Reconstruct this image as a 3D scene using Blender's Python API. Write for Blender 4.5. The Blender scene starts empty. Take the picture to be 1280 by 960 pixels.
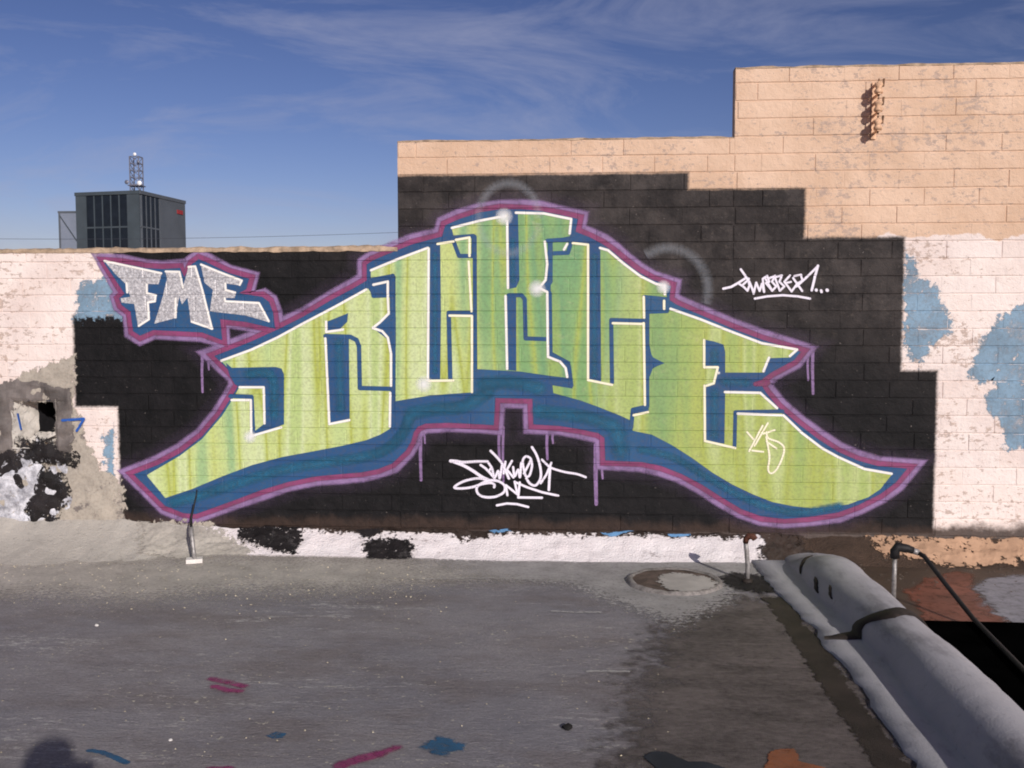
import bpy, bmesh, math, random
from mathutils import Vector, noise as mnoise
from mathutils.geometry import tessellate_polygon

# ------------------------------------------------------------------ camera, sky, sun, exposure
SC = bpy.context.scene
COL = SC.collection
F, CX, CY = 1200.0, 640.0, 480.0            # focal length and centre, in photograph pixels
CAM = Vector((0.0, 0.0, 1.40))
YAW, PIT = math.radians(4.0), math.atan(-80.0 / 1200.0)
D = 5.75                                     # distance from the camera to the wall plane
cam = bpy.data.cameras.new('camera')
cam.sensor_width = 36.0
cam.lens = 36.0 * F / 1280.0
cam.clip_start, cam.clip_end = 0.05, 6000.0
camo = bpy.data.objects.new('camera', cam)
COL.objects.link(camo)
camo.location = CAM
camo.rotation_euler = (math.pi / 2 + PIT, 0.0, YAW)
SC.camera = camo

SUN = Vector((0.50, -1.0, 0.47)).normalized()    # towards the sun
world = bpy.data.worlds.new('World')
SC.world = world
world.use_nodes = True
wn, wl = world.node_tree.nodes, world.node_tree.links
wn.clear()
sky = wn.new('ShaderNodeTexSky')
sky.sky_type = 'NISHITA'
sky.sun_disc = False
sky.sun_elevation = math.asin(SUN.z)
sky.sun_rotation = math.atan2(SUN.x, SUN.y)
sky.altitude = 400.0
sky.air_density = 1.0
sky.dust_density = 0.6
sky.ozone_density = 3.5
# thin cirrus: noise on the view direction, over the whole dome
tc = wn.new('ShaderNodeTexCoord')
mp = wn.new('ShaderNodeMapping')
mp.inputs['Rotation'].default_value = (0.0, math.radians(-14), math.radians(10))
mp.inputs['Location'].default_value = (4.1, 0.0, 2.36)
mp.inputs['Scale'].default_value = (1.3, 1.0, 5.5)
n1 = wn.new('ShaderNodeTexNoise')
n1.inputs['Scale'].default_value = 2.6
n1.inputs['Detail'].default_value = 9.0
n1.inputs['Roughness'].default_value = 0.62
n1.inputs['Distortion'].default_value = 0.9
wl.new(tc.outputs['Generated'], mp.inputs['Vector'])
wl.new(mp.outputs['Vector'], n1.inputs['Vector'])
r1 = wn.new('ShaderNodeValToRGB')
r1.color_ramp.elements[0].position = 0.47
r1.color_ramp.elements[0].color = (0, 0, 0, 1)
r1.color_ramp.elements[1].position = 0.78
r1.color_ramp.elements[1].color = (0.62, 0.62, 0.62, 1)
wl.new(n1.outputs['Fac'], r1.inputs['Fac'])
mx = wn.new('ShaderNodeMix')
mx.data_type = 'RGBA'
wl.new(r1.outputs['Color'], mx.inputs['Factor'])
gmn = wn.new('ShaderNodeGamma')
gmn.inputs['Gamma'].default_value = 1.5
wl.new(sky.outputs['Color'], gmn.inputs['Color'])
tint = wn.new('ShaderNodeMix')
tint.data_type = 'RGBA'
tint.blend_type = 'MULTIPLY'
tint.inputs['Factor'].default_value = 1.0
tint.inputs['B'].default_value = (0.485, 0.325, 0.34, 1)
wl.new(gmn.outputs['Color'], tint.inputs['A'])
wl.new(tint.outputs['Result'], mx.inputs['A'])
mx.inputs['B'].default_value = (4.9, 5.1, 6.9, 1)
bg = wn.new('ShaderNodeBackground')
bg.inputs['Strength'].default_value = 0.075
wl.new(mx.outputs['Result'], bg.inputs['Color'])
wo = wn.new('ShaderNodeOutputWorld')
wl.new(bg.outputs['Background'], wo.inputs['Surface'])

sl = bpy.data.lights.new('sun', 'SUN')
sl.energy = 3.9
sl.angle = math.radians(0.55)
sl.color = (1.0, 0.945, 0.88)
slo = bpy.data.objects.new('sun', sl)
COL.objects.link(slo)
slo.rotation_euler = SUN.to_track_quat('Z', 'Y').to_euler()
slo.location = (8, -14, 9)

SC.view_settings.view_transform = 'Standard'
SC.view_settings.look = 'None'
SC.view_settings.exposure = 0.0
SC.view_settings.gamma = 1.0
SC.view_settings.use_curve_mapping = False
SC.cycles.transparent_max_bounces = 24
SC.cycles.max_bounces = 6
SC.cycles.pixel_filter_type = 'BLACKMAN_HARRIS'
SC.cycles.filter_width = 1.9

# ------------------------------------------------------------------ helpers
R = random.Random(7)
_fw = Vector((-math.sin(YAW) * math.cos(PIT), math.cos(YAW) * math.cos(PIT), math.sin(PIT)))
_rt = Vector((math.cos(YAW), math.sin(YAW), 0.0))
_up = _rt.cross(_fw)


def ray(u, v):
    return _fw * F + _rt * (u - CX) + _up * (CY - v)


def on_wall(u, v, y=None):
    d = ray(u, v)
    t = ((D if y is None else y) - CAM.y) / d.y
    p = CAM + d * t
    return p.x, p.z


def on_ground(u, v, z=0.0):
    d = ray(u, v)
    p = CAM + d * ((z - CAM.z) / d.z)
    return p.x, p.y


def W(pts):
    return [on_wall(u, v) for u, v in pts]


def G(pts):
    return [on_ground(u, v) for u, v in pts]


def lin(r, g, b):
    f = lambda c: (c / 255.0 / 12.92) if c <= 10 else ((c / 255.0 + 0.055) / 1.055) ** 2.4
    return (f(r), f(g), f(b), 1.0)


def mesh_obj(name, verts, faces, mat=None, parent=None, smooth=False, attr=None):
    me = bpy.data.meshes.new(name)
    me.from_pydata(verts, [], faces)
    if attr is not None:
        at = me.attributes.new('a', 'FLOAT', 'POINT')
        at.data.foreach_set('value', attr)
    if mat:
        me.materials.append(mat)
    if smooth:
        me.polygons.foreach_set('use_smooth', [True] * len(me.polygons))
    me.update()
    o = bpy.data.objects.new(name, me)
    COL.objects.link(o)
    if parent:
        o.parent = parent
    return o


def empty(name, loc=(0, 0, 0), parent=None):
    o = bpy.data.objects.new(name, None)
    o.empty_display_size = 0.1
    COL.objects.link(o)
    o.location = loc
    if parent:
        o.parent = parent
    return o


def tag(o, label=None, cat=None, group=None, kind=None):
    if label:
        o['label'] = label
    if cat:
        o['category'] = cat
    if group:
        o['group'] = group
    if kind:
        o['kind'] = kind
    return o


class MB:
    """collects simple shapes; build() links them as one mesh"""
    def __init__(self):
        self.v, self.f = [], []

    def box(self, x0, x1, y0, y1, z0, z1):
        n = len(self.v)
        self.v += [(x0, y0, z0), (x1, y0, z0), (x1, y1, z0), (x0, y1, z0), (x0, y0, z1), (x1, y0, z1), (x1, y1, z1), (x0, y1, z1)]
        self.f += [tuple(n + i for i in q) for q in ((0, 3, 2, 1), (4, 5, 6, 7), (0, 1, 5, 4), (1, 2, 6, 5), (2, 3, 7, 6), (3, 0, 4, 7))]
        return self

    def tube(self, pts, rad, seg=10, cap=True):
        pts = [Vector(p) for p in pts]
        rads = rad if isinstance(rad, (list, tuple)) else [rad] * len(pts)
        prev = None
        n0 = len(self.v)
        for i, p in enumerate(pts):
            t = (pts[min(i + 1, len(pts) - 1)] - pts[max(i - 1, 0)]).normalized()
            ref = prev if prev is not None else (Vector((0, 0, 1)) if abs(t.z) < 0.9 else Vector((1, 0, 0)))
            a = (ref - t * ref.dot(t)).normalized()
            prev = a
            b = t.cross(a)
            for k in range(seg):
                an = 2 * math.pi * k / seg
                self.v.append(tuple(p + (a * math.cos(an) + b * math.sin(an)) * rads[i]))
        for i in range(len(pts) - 1):
            for k in range(seg):
                q = n0 + i * seg
                self.f.append((q + k, q + (k + 1) % seg, q + seg + (k + 1) % seg, q + seg + k))
        if cap:
            self.f.append(tuple(n0 + k for k in reversed(range(seg))))
            q = n0 + (len(pts) - 1) * seg
            self.f.append(tuple(q + k for k in range(seg)))
        return self

    def prism(self, a, b, w, dd, upv=(0, 0, 1)):
        """square bar from a to b"""
        a, b = Vector(a), Vector(b)
        t = (b - a).normalized()
        u = Vector(upv)
        if abs(t.dot(u)) > 0.95:
            u = Vector((1, 0, 0))
        s = t.cross(u).normalized()
        u = s.cross(t)
        n = len(self.v)
        for p in (a, b):
            for sx, sy in ((-1, -1), (1, -1), (1, 1), (-1, 1)):
                self.v.append(tuple(p + s * sx * w / 2 + u * sy * dd / 2))
        self.f += [tuple(n + i for i in q) for q in ((0, 1, 2, 3), (7, 6, 5, 4), (0, 4, 5, 1), (1, 5, 6, 2), (2, 6, 7, 3), (3, 7, 4, 0))]
        return self

    def build(self, name, mat, parent=None, smooth=False):
        return mesh_obj(name, self.v, self.f, mat, parent, smooth)


# ---- node shorthand
class NT:
    def __init__(self, name):
        self.m = bpy.data.materials.new(name)
        self.m.use_nodes = True
        self.n, self.l = self.m.node_tree.nodes, self.m.node_tree.links
        self.p = self.n['Principled BSDF']
        self.pos = self.n.new('ShaderNodeNewGeometry').outputs['Position']

    def put(self, sock, v):
        if isinstance(v, bpy.types.NodeSocket):
            self.l.new(v, sock)
        else:
            sock.default_value = v

    def math(self, op, a, b=0.0, c=0.0, clamp=False):
        k = self.n.new('ShaderNodeMath')
        k.operation = op
        k.use_clamp = clamp
        self.put(k.inputs[0], a)
        self.put(k.inputs[1], b)
        self.put(k.inputs[2], c)
        return k.outputs[0]

    def noise(self, scale, detail=4.0, rough=0.55, stretch=(1, 1, 1), off=(0, 0, 0), dist=0.0, vec=None):
        m = self.n.new('ShaderNodeMapping')
        m.inputs['Scale'].default_value = stretch
        m.inputs['Location'].default_value = off
        self.put(m.inputs['Vector'], vec or self.pos)
        k = self.n.new('ShaderNodeTexNoise')
        k.inputs['Scale'].default_value = scale
        k.inputs['Detail'].default_value = detail
        k.inputs['Roughness'].default_value = rough
        k.inputs['Distortion'].default_value = dist
        self.l.new(m.outputs[0], k.inputs['Vector'])
        return k.outputs['Fac']

    def cn(self, scale, detail=5.0, rough=0.65, **k):
        return self.step(self.noise(scale, detail, rough, **k), 0.30, 0.70)

    def step(self, v, lo, hi, t0=0.0, t1=1.0):
        k = self.n.new('ShaderNodeMapRange')
        k.interpolation_type = 'SMOOTHSTEP'
        self.put(k.inputs['Value'], v)
        for nm, x in (('From Min', lo), ('From Max', hi), ('To Min', t0), ('To Max', t1)):
            self.put(k.inputs[nm], x)
        return k.outputs['Result']

    def mix(self, f, a, b, mode='MIX'):
        k = self.n.new('ShaderNodeMix')
        k.data_type = 'RGBA'
        k.blend_type = mode
        self.put(k.inputs['Factor'], f)
        self.put(k.inputs['A'], a)
        self.put(k.inputs['B'], b)
        return k.outputs['Result']

    def ramp(self, f, stops):
        k = self.n.new('ShaderNodeValToRGB')
        e = k.color_ramp.elements
        while len(e) < len(stops):
            e.new(0.5)
        for el, (p, c) in zip(e, stops):
            el.position, el.color = p, c
        self.put(k.inputs['Fac'], f)
        return k.outputs['Color']

    def xyz(self):
        k = self.n.new('ShaderNodeSeparateXYZ')
        self.l.new(self.pos, k.inputs[0])
        return k.outputs

    def bump(self, h, strength=0.5, dist=0.004):
        k = self.n.new('ShaderNodeBump')
        k.inputs['Strength'].default_value = strength
        k.inputs['Distance'].default_value = dist
        self.put(k.inputs['Height'], h)
        self.l.new(k.outputs['Normal'], self.p.inputs['Normal'])

    def done(self, color, rough=0.7, metal=0.0, alpha=None, spec=0.3):
        self.put(self.p.inputs['Base Color'], color)
        self.put(self.p.inputs['Roughness'], rough)
        self.put(self.p.inputs['Metallic'], metal)
        self.put(self.p.inputs['Specular IOR Level'], spec)
        if alpha is not None:
            self.put(self.p.inputs['Alpha'], alpha)
        return self.m


def gray(v):
    return (v, v, v, 1.0)


def plain(name, c, rough=0.6, metal=0.0, var=0.25, scale=6.0, bump=0.2, spec=0.3):
    t = NT(name)
    n = t.cn(scale, 6, 0.65)
    col = t.mix(n, (c[0] * (1 - var), c[1] * (1 - var), c[2] * (1 - var), 1), (min(1, c[0] * (1 + var)), min(1, c[1] * (1 + var)), min(1, c[2] * (1 + var)), 1))
    t.bump(t.noise(scale * 14, 4, 0.6), bump, 0.003)
    return t.done(col, rough, metal, spec=spec)


def film_mat(name, c, var=0.18, op=1.0, rag=0.0, ragscale=28.0, rough=0.6, metal=0.0, color=None, grime=True, bump=0.35, keep=0.0, mist=0.0, soft=0.06):
    """paint: colour, fine relief; opacity falls off to the edge (attribute a), torn up by noise when rag > 0"""
    t = NT(name)
    at = t.n.new('ShaderNodeAttribute')
    at.attribute_name = 'a'
    a = at.outputs['Fac']
    if rag > 0:
        n = t.noise(ragscale, 8, 0.72)
        v = t.math('ADD', a, t.math('MULTIPLY', t.math('SUBTRACT', n, 0.5), rag * 2.4))
        alpha = t.step(v, 0.5 - soft - keep, 0.5 + soft - keep)
    else:
        alpha = a
    # pits and bare specks where the paint never reached
    pit = t.step(t.noise(95.0, 3, 0.7), 0.70, 0.74, 1.0, 0.35)
    alpha = t.math('MULTIPLY', alpha, pit)
    if mist:
        alpha = t.math('MULTIPLY', alpha, t.step(t.noise(13.0, 6, 0.75), 0.28, 0.55, 1 - mist, 1.0))
    if op < 1:
        alpha = t.math('MULTIPLY', alpha, op)
    if color:
        col = color(t)
    else:
        n2 = t.cn(5.0, 6, 0.65)
        col = t.mix(n2, tuple(x * (1 - var) for x in c[:3]) + (1,), tuple(min(1, x * (1 + var)) for x in c[:3]) + (1,))
    if grime:
        g = t.noise(60.0, 4, 0.7)
        col = t.mix(t.step(g, 0.30, 0.60, 0.30, 0.0), col, (0.10, 0.09, 0.08, 1))
    t.bump(t.noise(170.0, 3, 0.6), bump, 0.003)
    return t.done(col, rough, metal, alpha)


# ------------------------------------------------------------------ block courses of the wall
JV, JVD = 0.004, 0.0016                                       # upright joints: width and depth
CH, BL, JT, RB, JD = 0.1016, 0.3075, 0.0055, 0.0035, 0.0045   # course height, block length, joint, rounded edge, joint depth
ZL = on_wall(1100, 101)[1] % CH                               # height of the course lines


def bond(c):                                                   # where the upright joints of course c start
    q = random.Random(c * 13 + 5)
    return (BL * 0.5 if c % 2 else 0.0) + q.uniform(-0.03, 0.03) + 0.12


def slice_poly(poly, ax, cuts):
    """convex polygon -> pieces between the cuts along axis ax"""
    out = []
    cur = poly
    for c in cuts:
        lo, hi = [], []
        n = len(cur)
        for i in range(n):
            p, q = cur[i], cur[(i + 1) % n]
            if p[ax] <= c:
                lo.append(p)
            if p[ax] >= c:
                hi.append(p)
            if (p[ax] - c) * (q[ax] - c) < 0:
                s = (c - p[ax]) / (q[ax] - p[ax])
                m = tuple(p[k] + (q[k] - p[k]) * s for k in range(len(p)))
                lo.append(m)
                hi.append(m)
        if len(lo) > 2:
            out.append(lo)
        cur = hi
        if len(cur) < 3:
            return out
    out.append(cur)
    return out


def cuts_between(lo, hi, start, pitch, offs):
    r = []
    k = math.floor((lo - start) / pitch) - 1
    while start + k * pitch - 0.05 < hi:
        for o in offs:
            c = start + k * pitch + o
            if lo < c < hi:
                r.append(c)
        k += 1
    return sorted(r)


OFFS = (-JT / 2 - RB, -JT / 2, JT / 2, JT / 2 + RB)
OFFV = (-JV / 2 - RB, -JV / 2, JV / 2, JV / 2 + RB)


def recess(t, jt=JT, jd=JD):
    """depth below the face at distance t from a joint's centre line"""
    t = abs(t)
    if t <= jt / 2:
        return jd
    if t >= jt / 2 + RB:
        return 0.0
    return jd * (1 - (t - jt / 2) / RB)


def conform(tris, lift):
    """triangles of (x, z, alpha, extra lift) laid over the relief of the blocks"""
    V, Fc, A = [], [], []
    for tri in tris:
        zs = [p[1] for p in tri]
        for pc in slice_poly(list(tri), 1, cuts_between(min(zs), max(zs), ZL, CH, OFFS)):
            cz = sum(p[1] for p in pc) / len(pc)
            c = math.floor((cz - ZL) / CH)
            dz = min(cz - ZL - c * CH, ZL + (c + 1) * CH - cz)
            if dz >= JT / 2 + RB:
                xs = [p[0] for p in pc]
                b0 = bond(c)
                pcs = slice_poly(pc, 0, cuts_between(min(xs), max(xs), b0, BL, OFFV))
                inner = True
            else:
                pcs, inner = [pc], False
            for q in pcs:
                n = len(V)
                for p in q:
                    if inner:
                        rc = recess((p[0] - b0 + BL / 2) % BL - BL / 2, JV, JVD)
                    else:
                        rc = recess((p[1] - ZL + CH / 2) % CH - CH / 2)
                    V.append((p[0], D + rc - lift - p[3], p[1]))
                    A.append(p[2])
                Fc.append(tuple(range(n, n + len(q))))
    return V, Fc, A


def area2(p):
    return sum(p[i][0] * p[(i + 1) % len(p)][1] - p[(i + 1) % len(p)][0] * p[i][1] for i in range(len(p)))


def fill(pts, feather=0.006, inner=0.0, ex=0.0):
    """filled outline; the edge fades over `feather` outwards (and `inner` inwards)"""
    p = [Vector((x, z)) for x, z in pts]
    if area2(pts) < 0:
        p.reverse()
    n = len(p)

    def shifted(dist):
        r = []
        for i in range(n):
            e0 = (p[i] - p[i - 1]).normalized()
            e1 = (p[(i + 1) % n] - p[i]).normalized()
            n0, n1_ = Vector((e0.y, -e0.x)), Vector((e1.y, -e1.x))
            m = n0 + n1_
            m = m / max(0.35, m.length_squared) * 2 if m.length > 1e-4 else n0
            if m.length > 1.8:
                m = m.normalized() * 1.8
            r.append(p[i] + m * dist)
        return r
    core = shifted(-inner) if inner else p
    rim = shifted(feather)
    tris = []
    for t in tessellate_polygon([[Vector((q.x, q.y, 0)) for q in core]]):
        tris.append(tuple((core[i].x, core[i].y, 1.0, ex) for i in t))
    for i in range(n):
        j = (i + 1) % n
        a, b, c, d = core[i], core[j], rim[j], rim[i]
        A_, B_, C_, D_ = (a.x, a.y, 1.0, ex), (b.x, b.y, 1.0, ex), (c.x, c.y, 0.0, ex), (d.x, d.y, 0.0, ex)
        tris += [(A_, B_, C_), (A_, C_, D_)]
    return tris


def spline(pts, sub=6):
    r = []
    n = len(pts)
    for i in range(n - 1):
        p0, p1, p2, p3 = (Vector(pts[max(0, min(n - 1, k))]) for k in (i - 1, i, i + 1, i + 2))
        for s in range(sub):
            t = s / sub
            r.append(tuple(0.5 * ((2 * p1) + (p2 - p0) * t + (2 * p0 - 5 * p1 + 4 * p2 - p3) * t * t + (3 * p1 - p0 - 3 * p2 + p3) * t ** 3)))
    r.append(tuple(pts[-1]))
    return r


_serial = [0]


def stroke(pts, w, feather=0.004, w1=None, smooth=False, ends=True, amp=1.0):
    """sprayed line of width w (tapering to w1): a piece per segment, round joins"""
    if smooth and len(pts) > 2:
        pts = spline(pts)
    tris = []
    n = len(pts)
    L = [0.0]
    for i in range(1, n):
        L.append(L[-1] + math.dist(pts[i], pts[i - 1]))
    tot = max(L[-1], 1e-6)
    wid = lambda i: (w + ((w1 if w1 is not None else w) - w) * L[i] / tot) / 2
    for i in range(n):
        _serial[0] = (_serial[0] + 1) % 17
        ex = _serial[0] * 1.3e-5
        p, h = pts[i], wid(i)
        if ends or 0 < i < n - 1:                      # round join
            k = 10
            for j in range(k):
                a0, a1 = 2 * math.pi * j / k, 2 * math.pi * (j + 1) / k
                c0, s0, c1, s1 = math.cos(a0), math.sin(a0), math.cos(a1), math.sin(a1)
                c = (p[0], p[1], amp, ex)
                m0, m1 = (p[0] + c0 * h, p[1] + s0 * h, amp, ex), (p[0] + c1 * h, p[1] + s1 * h, amp, ex)
                o0, o1 = (p[0] + c0 * (h + feather), p[1] + s0 * (h + feather), 0.0, ex), (p[0] + c1 * (h + feather), p[1] + s1 * (h + feather), 0.0, ex)
                tris += [(c, m0, m1), (m0, o0, o1), (m0, o1, m1)]
        if i < n - 1:
            q, g = pts[i + 1], wid(i + 1)
            dx, dz = q[0] - p[0], q[1] - p[1]
            ln = math.hypot(dx, dz)
            if ln < 1e-6:
                continue
            nx, nz = -dz / ln, dx / ln
            ex += 0.6e-5
            row = lambda P, s, a: (P[0] + nx * s, P[1] + nz * s, a, ex)
            prof0 = [row(p, -h - feather, 0), row(p, -h, amp), row(p, h, amp), row(p, h + feather, 0)]
            prof1 = [row(q, -g - feather, 0), row(q, -g, amp), row(q, g, amp), row(q, g + feather, 0)]
            for s in range(3):
                tris += [(prof0[s], prof1[s], prof1[s + 1]), (prof0[s], prof1[s + 1], prof0[s + 1])]
    return tris


def band(pts, w, feather=0.006, miter=2.3):
    """closed outline stroke with mitred corners, one continuous strip"""
    n = len(pts)
    p = [Vector(q) for q in pts]
    if area2(pts) < 0:
        p.reverse()
    rows = []
    for i in range(n):
        e0 = (p[i] - p[i - 1]).normalized()
        e1 = (p[(i + 1) % n] - p[i]).normalized()
        n0, n1_ = Vector((e0.y, -e0.x)), Vector((e1.y, -e1.x))
        m = n0 + n1_
        m = m / max(0.30, m.length_squared) * 2
        if m.length > miter:
            m = m.normalized() * miter
        jit = 1 + 0.16 * mnoise.noise(Vector((p[i].x * 9, p[i].y * 9, w * 50)))
        rows.append([(*(p[i] - m * 0.008), 1.0, 0.0), (*(p[i] + m * w * jit), 1.0, 0.0), (*(p[i] + m * (w * jit + feather)), 0.0, 0.0)])
    tris = []
    for i in range(n):
        a, b = rows[i], rows[(i + 1) % n]
        for s in range(2):
            tris += [(a[s], b[s], b[s + 1]), (a[s], b[s + 1], a[s + 1])]
    return tris


def wallfilm(name, tris, layer, mat, parent, label=None):
    V, Fc, A = conform(tris, 0.0016 + 0.0007 * layer)
    o = mesh_obj(name, V, Fc, mat, parent, attr=A)
    if label:
        o['label'] = label
    return o


PX = D / F          # metres per photograph pixel at the wall, about

# ------------------------------------------------------------------ materials of the setting
def black_boxes(t):
    """extent of the black background coat, as the painters rolled it on (wall coordinates)"""
    X = t.xyz()
    wob = t.math('MULTIPLY', t.math('SUBTRACT', t.noise(9.0, 4, 0.6), 0.5), 0.045)
    fine = t.math('MULTIPLY', t.math('SUBTRACT', t.noise(90.0, 3, 0.6), 0.5), 0.016)
    res = None
    for (u0, u1, v0, v1) in ((490, 856, 217, 668), (486, 999, 237, 668), (486, 1122, 297, 668), (420, 1167, 461, 668), (141, 560, 309, 668), (90, 560, 393, 512), (149, 560, 393, 668)):
        x0, z1 = on_wall(u0, v0)
        x1, z0 = on_wall(u1, v1)
        z0, z1 = (z0, on_wall((u0 + u1) / 2, v0)[1])
        a = t.math('MINIMUM', t.math('SUBTRACT', X[0], x0), t.math('SUBTRACT', x1, X[0]))
        b = t.math('MINIMUM', t.math('SUBTRACT', X[2], z0), t.math('SUBTRACT', z1, X[2]))
        d = t.math('MINIMUM', a, b)
        res = d if res is None else t.math('MAXIMUM', res, d)
    res = t.math('ADD', res, t.math('ADD', t.math('MULTIPLY', wob, 0.35), fine))
    return t.step(res, -0.010, 0.016)


def block_paint():
    t = NT('painted_block')
    X = t.xyz()
    oi = t.n.new('ShaderNodeObjectInfo').outputs['Random']
    # bare block and old coats
    tan = t.mix(t.cn(3.0, 5, 0.6), lin(204, 172, 146), lin(220, 190, 166))
    white = t.mix(t.cn(2.3, 5, 0.6), lin(220, 204, 198), lin(238, 226, 220))
    zt = on_wall(1150, 297)[1]
    edge = t.math('ADD', t.math('SUBTRACT', X[2], zt), t.math('MULTIPLY', t.math('SUBTRACT', t.noise(2.2, 5, 0.6), 0.5), 0.30))
    side = t.math('SUBTRACT', X[0], on_wall(470, 240)[0])
    is_tan = t.step(t.math('MINIMUM', edge, side), -0.004, 0.006)
    col = t.mix(is_tan, white, tan)
    # where the top coat has flaked to the grey underneath
    fl = t.noise(26.0, 6, 0.70, stretch=(1, 1, 1.7))
    zone = t.noise(1.7, 3, 0.5, stretch=(1, 1, 2.0), off=(3.3, 0, 1.2))
    flk = t.step(t.math('ADD', fl, t.math('MULTIPLY', t.math('SUBTRACT', zone, 0.5), 0.42)), 0.575, 0.615)
    grey = t.mix(t.cn(40, 3), lin(156, 138, 130), lin(184, 162, 148))
    col = t.mix(t.math('MULTIPLY', flk, 0.75), col, grey)
    # individual blocks differ a little
    col = t.mix(t.math('MULTIPLY', oi, 0.10), col, lin(214, 178, 150))
    # black coat
    bk = t.mix(t.cn(7.0, 7, 0.7), lin(30, 27, 28), lin(72, 66, 64))
    bk = t.mix(t.step(t.noise(30.0, 6, 0.75), 0.55, 0.74, 0, 0.6), bk, lin(104, 94, 86))
    bk = t.mix(t.math('MULTIPLY', oi, 0.55), bk, lin(34, 29, 29))
    # lower down and to the left the coat is fresher and deeper
    dep = t.math('ADD', t.math('ADD', X[2], t.math('MULTIPLY', X[0], 0.22)), t.math('MULTIPLY', t.noise(1.5, 4, 0.6), 0.5))
    low = t.step(dep, 1.45, 2.25)
    deep = t.mix(t.cn(8.0, 6, 0.7), lin(6, 6, 8), lin(24, 22, 24))
    deep = t.mix(t.step(t.noise(22.0, 6, 0.75, stretch=(2.2, 1, 0.5)), 0.62, 0.74, 0, 0.5), deep, lin(64, 60, 58))
    bk = t.mix(low, deep, bk)
    bk = t.mix(t.step(t.noise(70.0, 2, 0.5), 0.745, 0.77, 0, 0.55), bk, lin(150, 140, 134))
    col = t.mix(black_boxes(t), col, bk)
    # splash dirt along the foot
    ft = t.math('ADD', X[2], t.math('MULTIPLY', t.noise(7.0, 5, 0.65), 0.16))
    col = t.mix(t.step(ft, 0.235, 0.30, 0.92, 0.0), col, t.mix(t.noise(16, 5, 0.7), lin(30, 23, 21), lin(72, 56, 48)))
    h = t.math('ADD', t.math('MULTIPLY', t.noise(34.0, 6, 0.65), 1.0), t.math('MULTIPLY', t.noise(150.0, 3, 0.6), 0.35))
    h = t.math('ADD', h, t.math('MULTIPLY', t.noise(11.0, 4, 0.6), 1.6))
    t.bump(h, 0.75, 0.007)
    return t.done(col, 0.72, spec=0.25)


M_BLOCK = block_paint()
M_MORTAR = M_BLOCK

def roof_mat():
    t = NT('coated_roof')
    X = t.xyz()
    base = t.mix(t.cn(0.9, 6, 0.6), lin(138, 136, 144), lin(164, 158, 160))
    base = t.mix(t.step(t.noise(2.6, 8, 0.7, stretch=(0.55, 1, 1)), 0.42, 0.66, 0, 0.65), base, lin(124, 112, 108))
    base = t.mix(t.cn(20.0, 8, 0.8, stretch=(0.45, 1, 1)), t.mix(0.25, base, lin(100, 97, 103)), t.mix(0.20, base, lin(170, 165, 165)))
    base = t.mix(t.step(t.noise(140.0, 3, 0.7, stretch=(0.7, 1, 1)), 0.35, 0.65, 0.30, 0.0), base, lin(70, 66, 68))
    # grime close to the wall foot
    near = t.math('ADD', X[1], t.math('MULTIPLY', t.noise(2.0, 7, 0.7), 1.1))
    base = t.mix(t.step(near, D - 0.30, D + 0.45, 0, 0.75), base, lin(184, 172, 162))
    # brushed, flaking aluminium coat in streaks along the wall
    st = t.noise(30.0, 9, 0.80, stretch=(0.16, 1, 1), dist=0.6)
    zone = t.noise(1.5, 6, 0.68, stretch=(0.5, 1.8, 1), off=(7.1, 2.0, 0))
    m = t.step(t.math('ADD', st, t.math('MULTIPLY', t.math('SUBTRACT', zone, 0.5), 0.95)), 0.62, 0.67)
    fk = t.step(t.noise(70.0, 5, 0.75, stretch=(0.45, 1, 1)), 0.46, 0.56)
    base = t.mix(t.math('MULTIPLY', t.math('MULTIPLY', m, fk), 0.6), base, lin(208, 204, 200))
    sp = t.step(t.noise(62.0, 4, 0.65, stretch=(0.6, 1, 1)), 0.635, 0.67)
    zs = t.step(t.noise(1.8, 5, 0.65, off=(1.0, 9.0, 0)), 0.40, 0.60)
    base = t.mix(t.math('MULTIPLY', t.math('MULTIPLY', sp, zs), 0.85), base, lin(214, 206, 184))
    dk = t.step(t.noise(13.0, 8, 0.75, stretch=(0.45, 1, 1), off=(4, 4, 4)), 0.56, 0.70, 0, 0.4)
    base = t.mix(dk, base, lin(92, 87, 91))
    h = t.math('ADD', t.math('MULTIPLY', st, 0.8), t.noise(75.0, 6, 0.75, stretch=(0.6, 1, 1)))
    t.bump(h, 1.0, 0.010)
    return t.done(base, 0.66, spec=0.35)


M_ROOF = roof_mat()
M_TAR = plain('tar', lin(44, 37, 33), 0.7, var=0.5, scale=14, bump=0.6)
M_SHADE = plain('shade_sheet', lin(5, 5, 5), 1.0, spec=0.0, var=0.4, scale=5, bump=0.2)  # near-black colour that stands in for a cast shadow

# ------------------------------------------------------------------ ground, roof
gm = plain('far_ground', lin(120, 108, 92), 0.9, var=0.3, scale=0.05)
g = MB().box(-2500, 2500, -2500, 2500, -5.0, -4.5).build('ground', gm)
tag(g, kind='structure')

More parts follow.
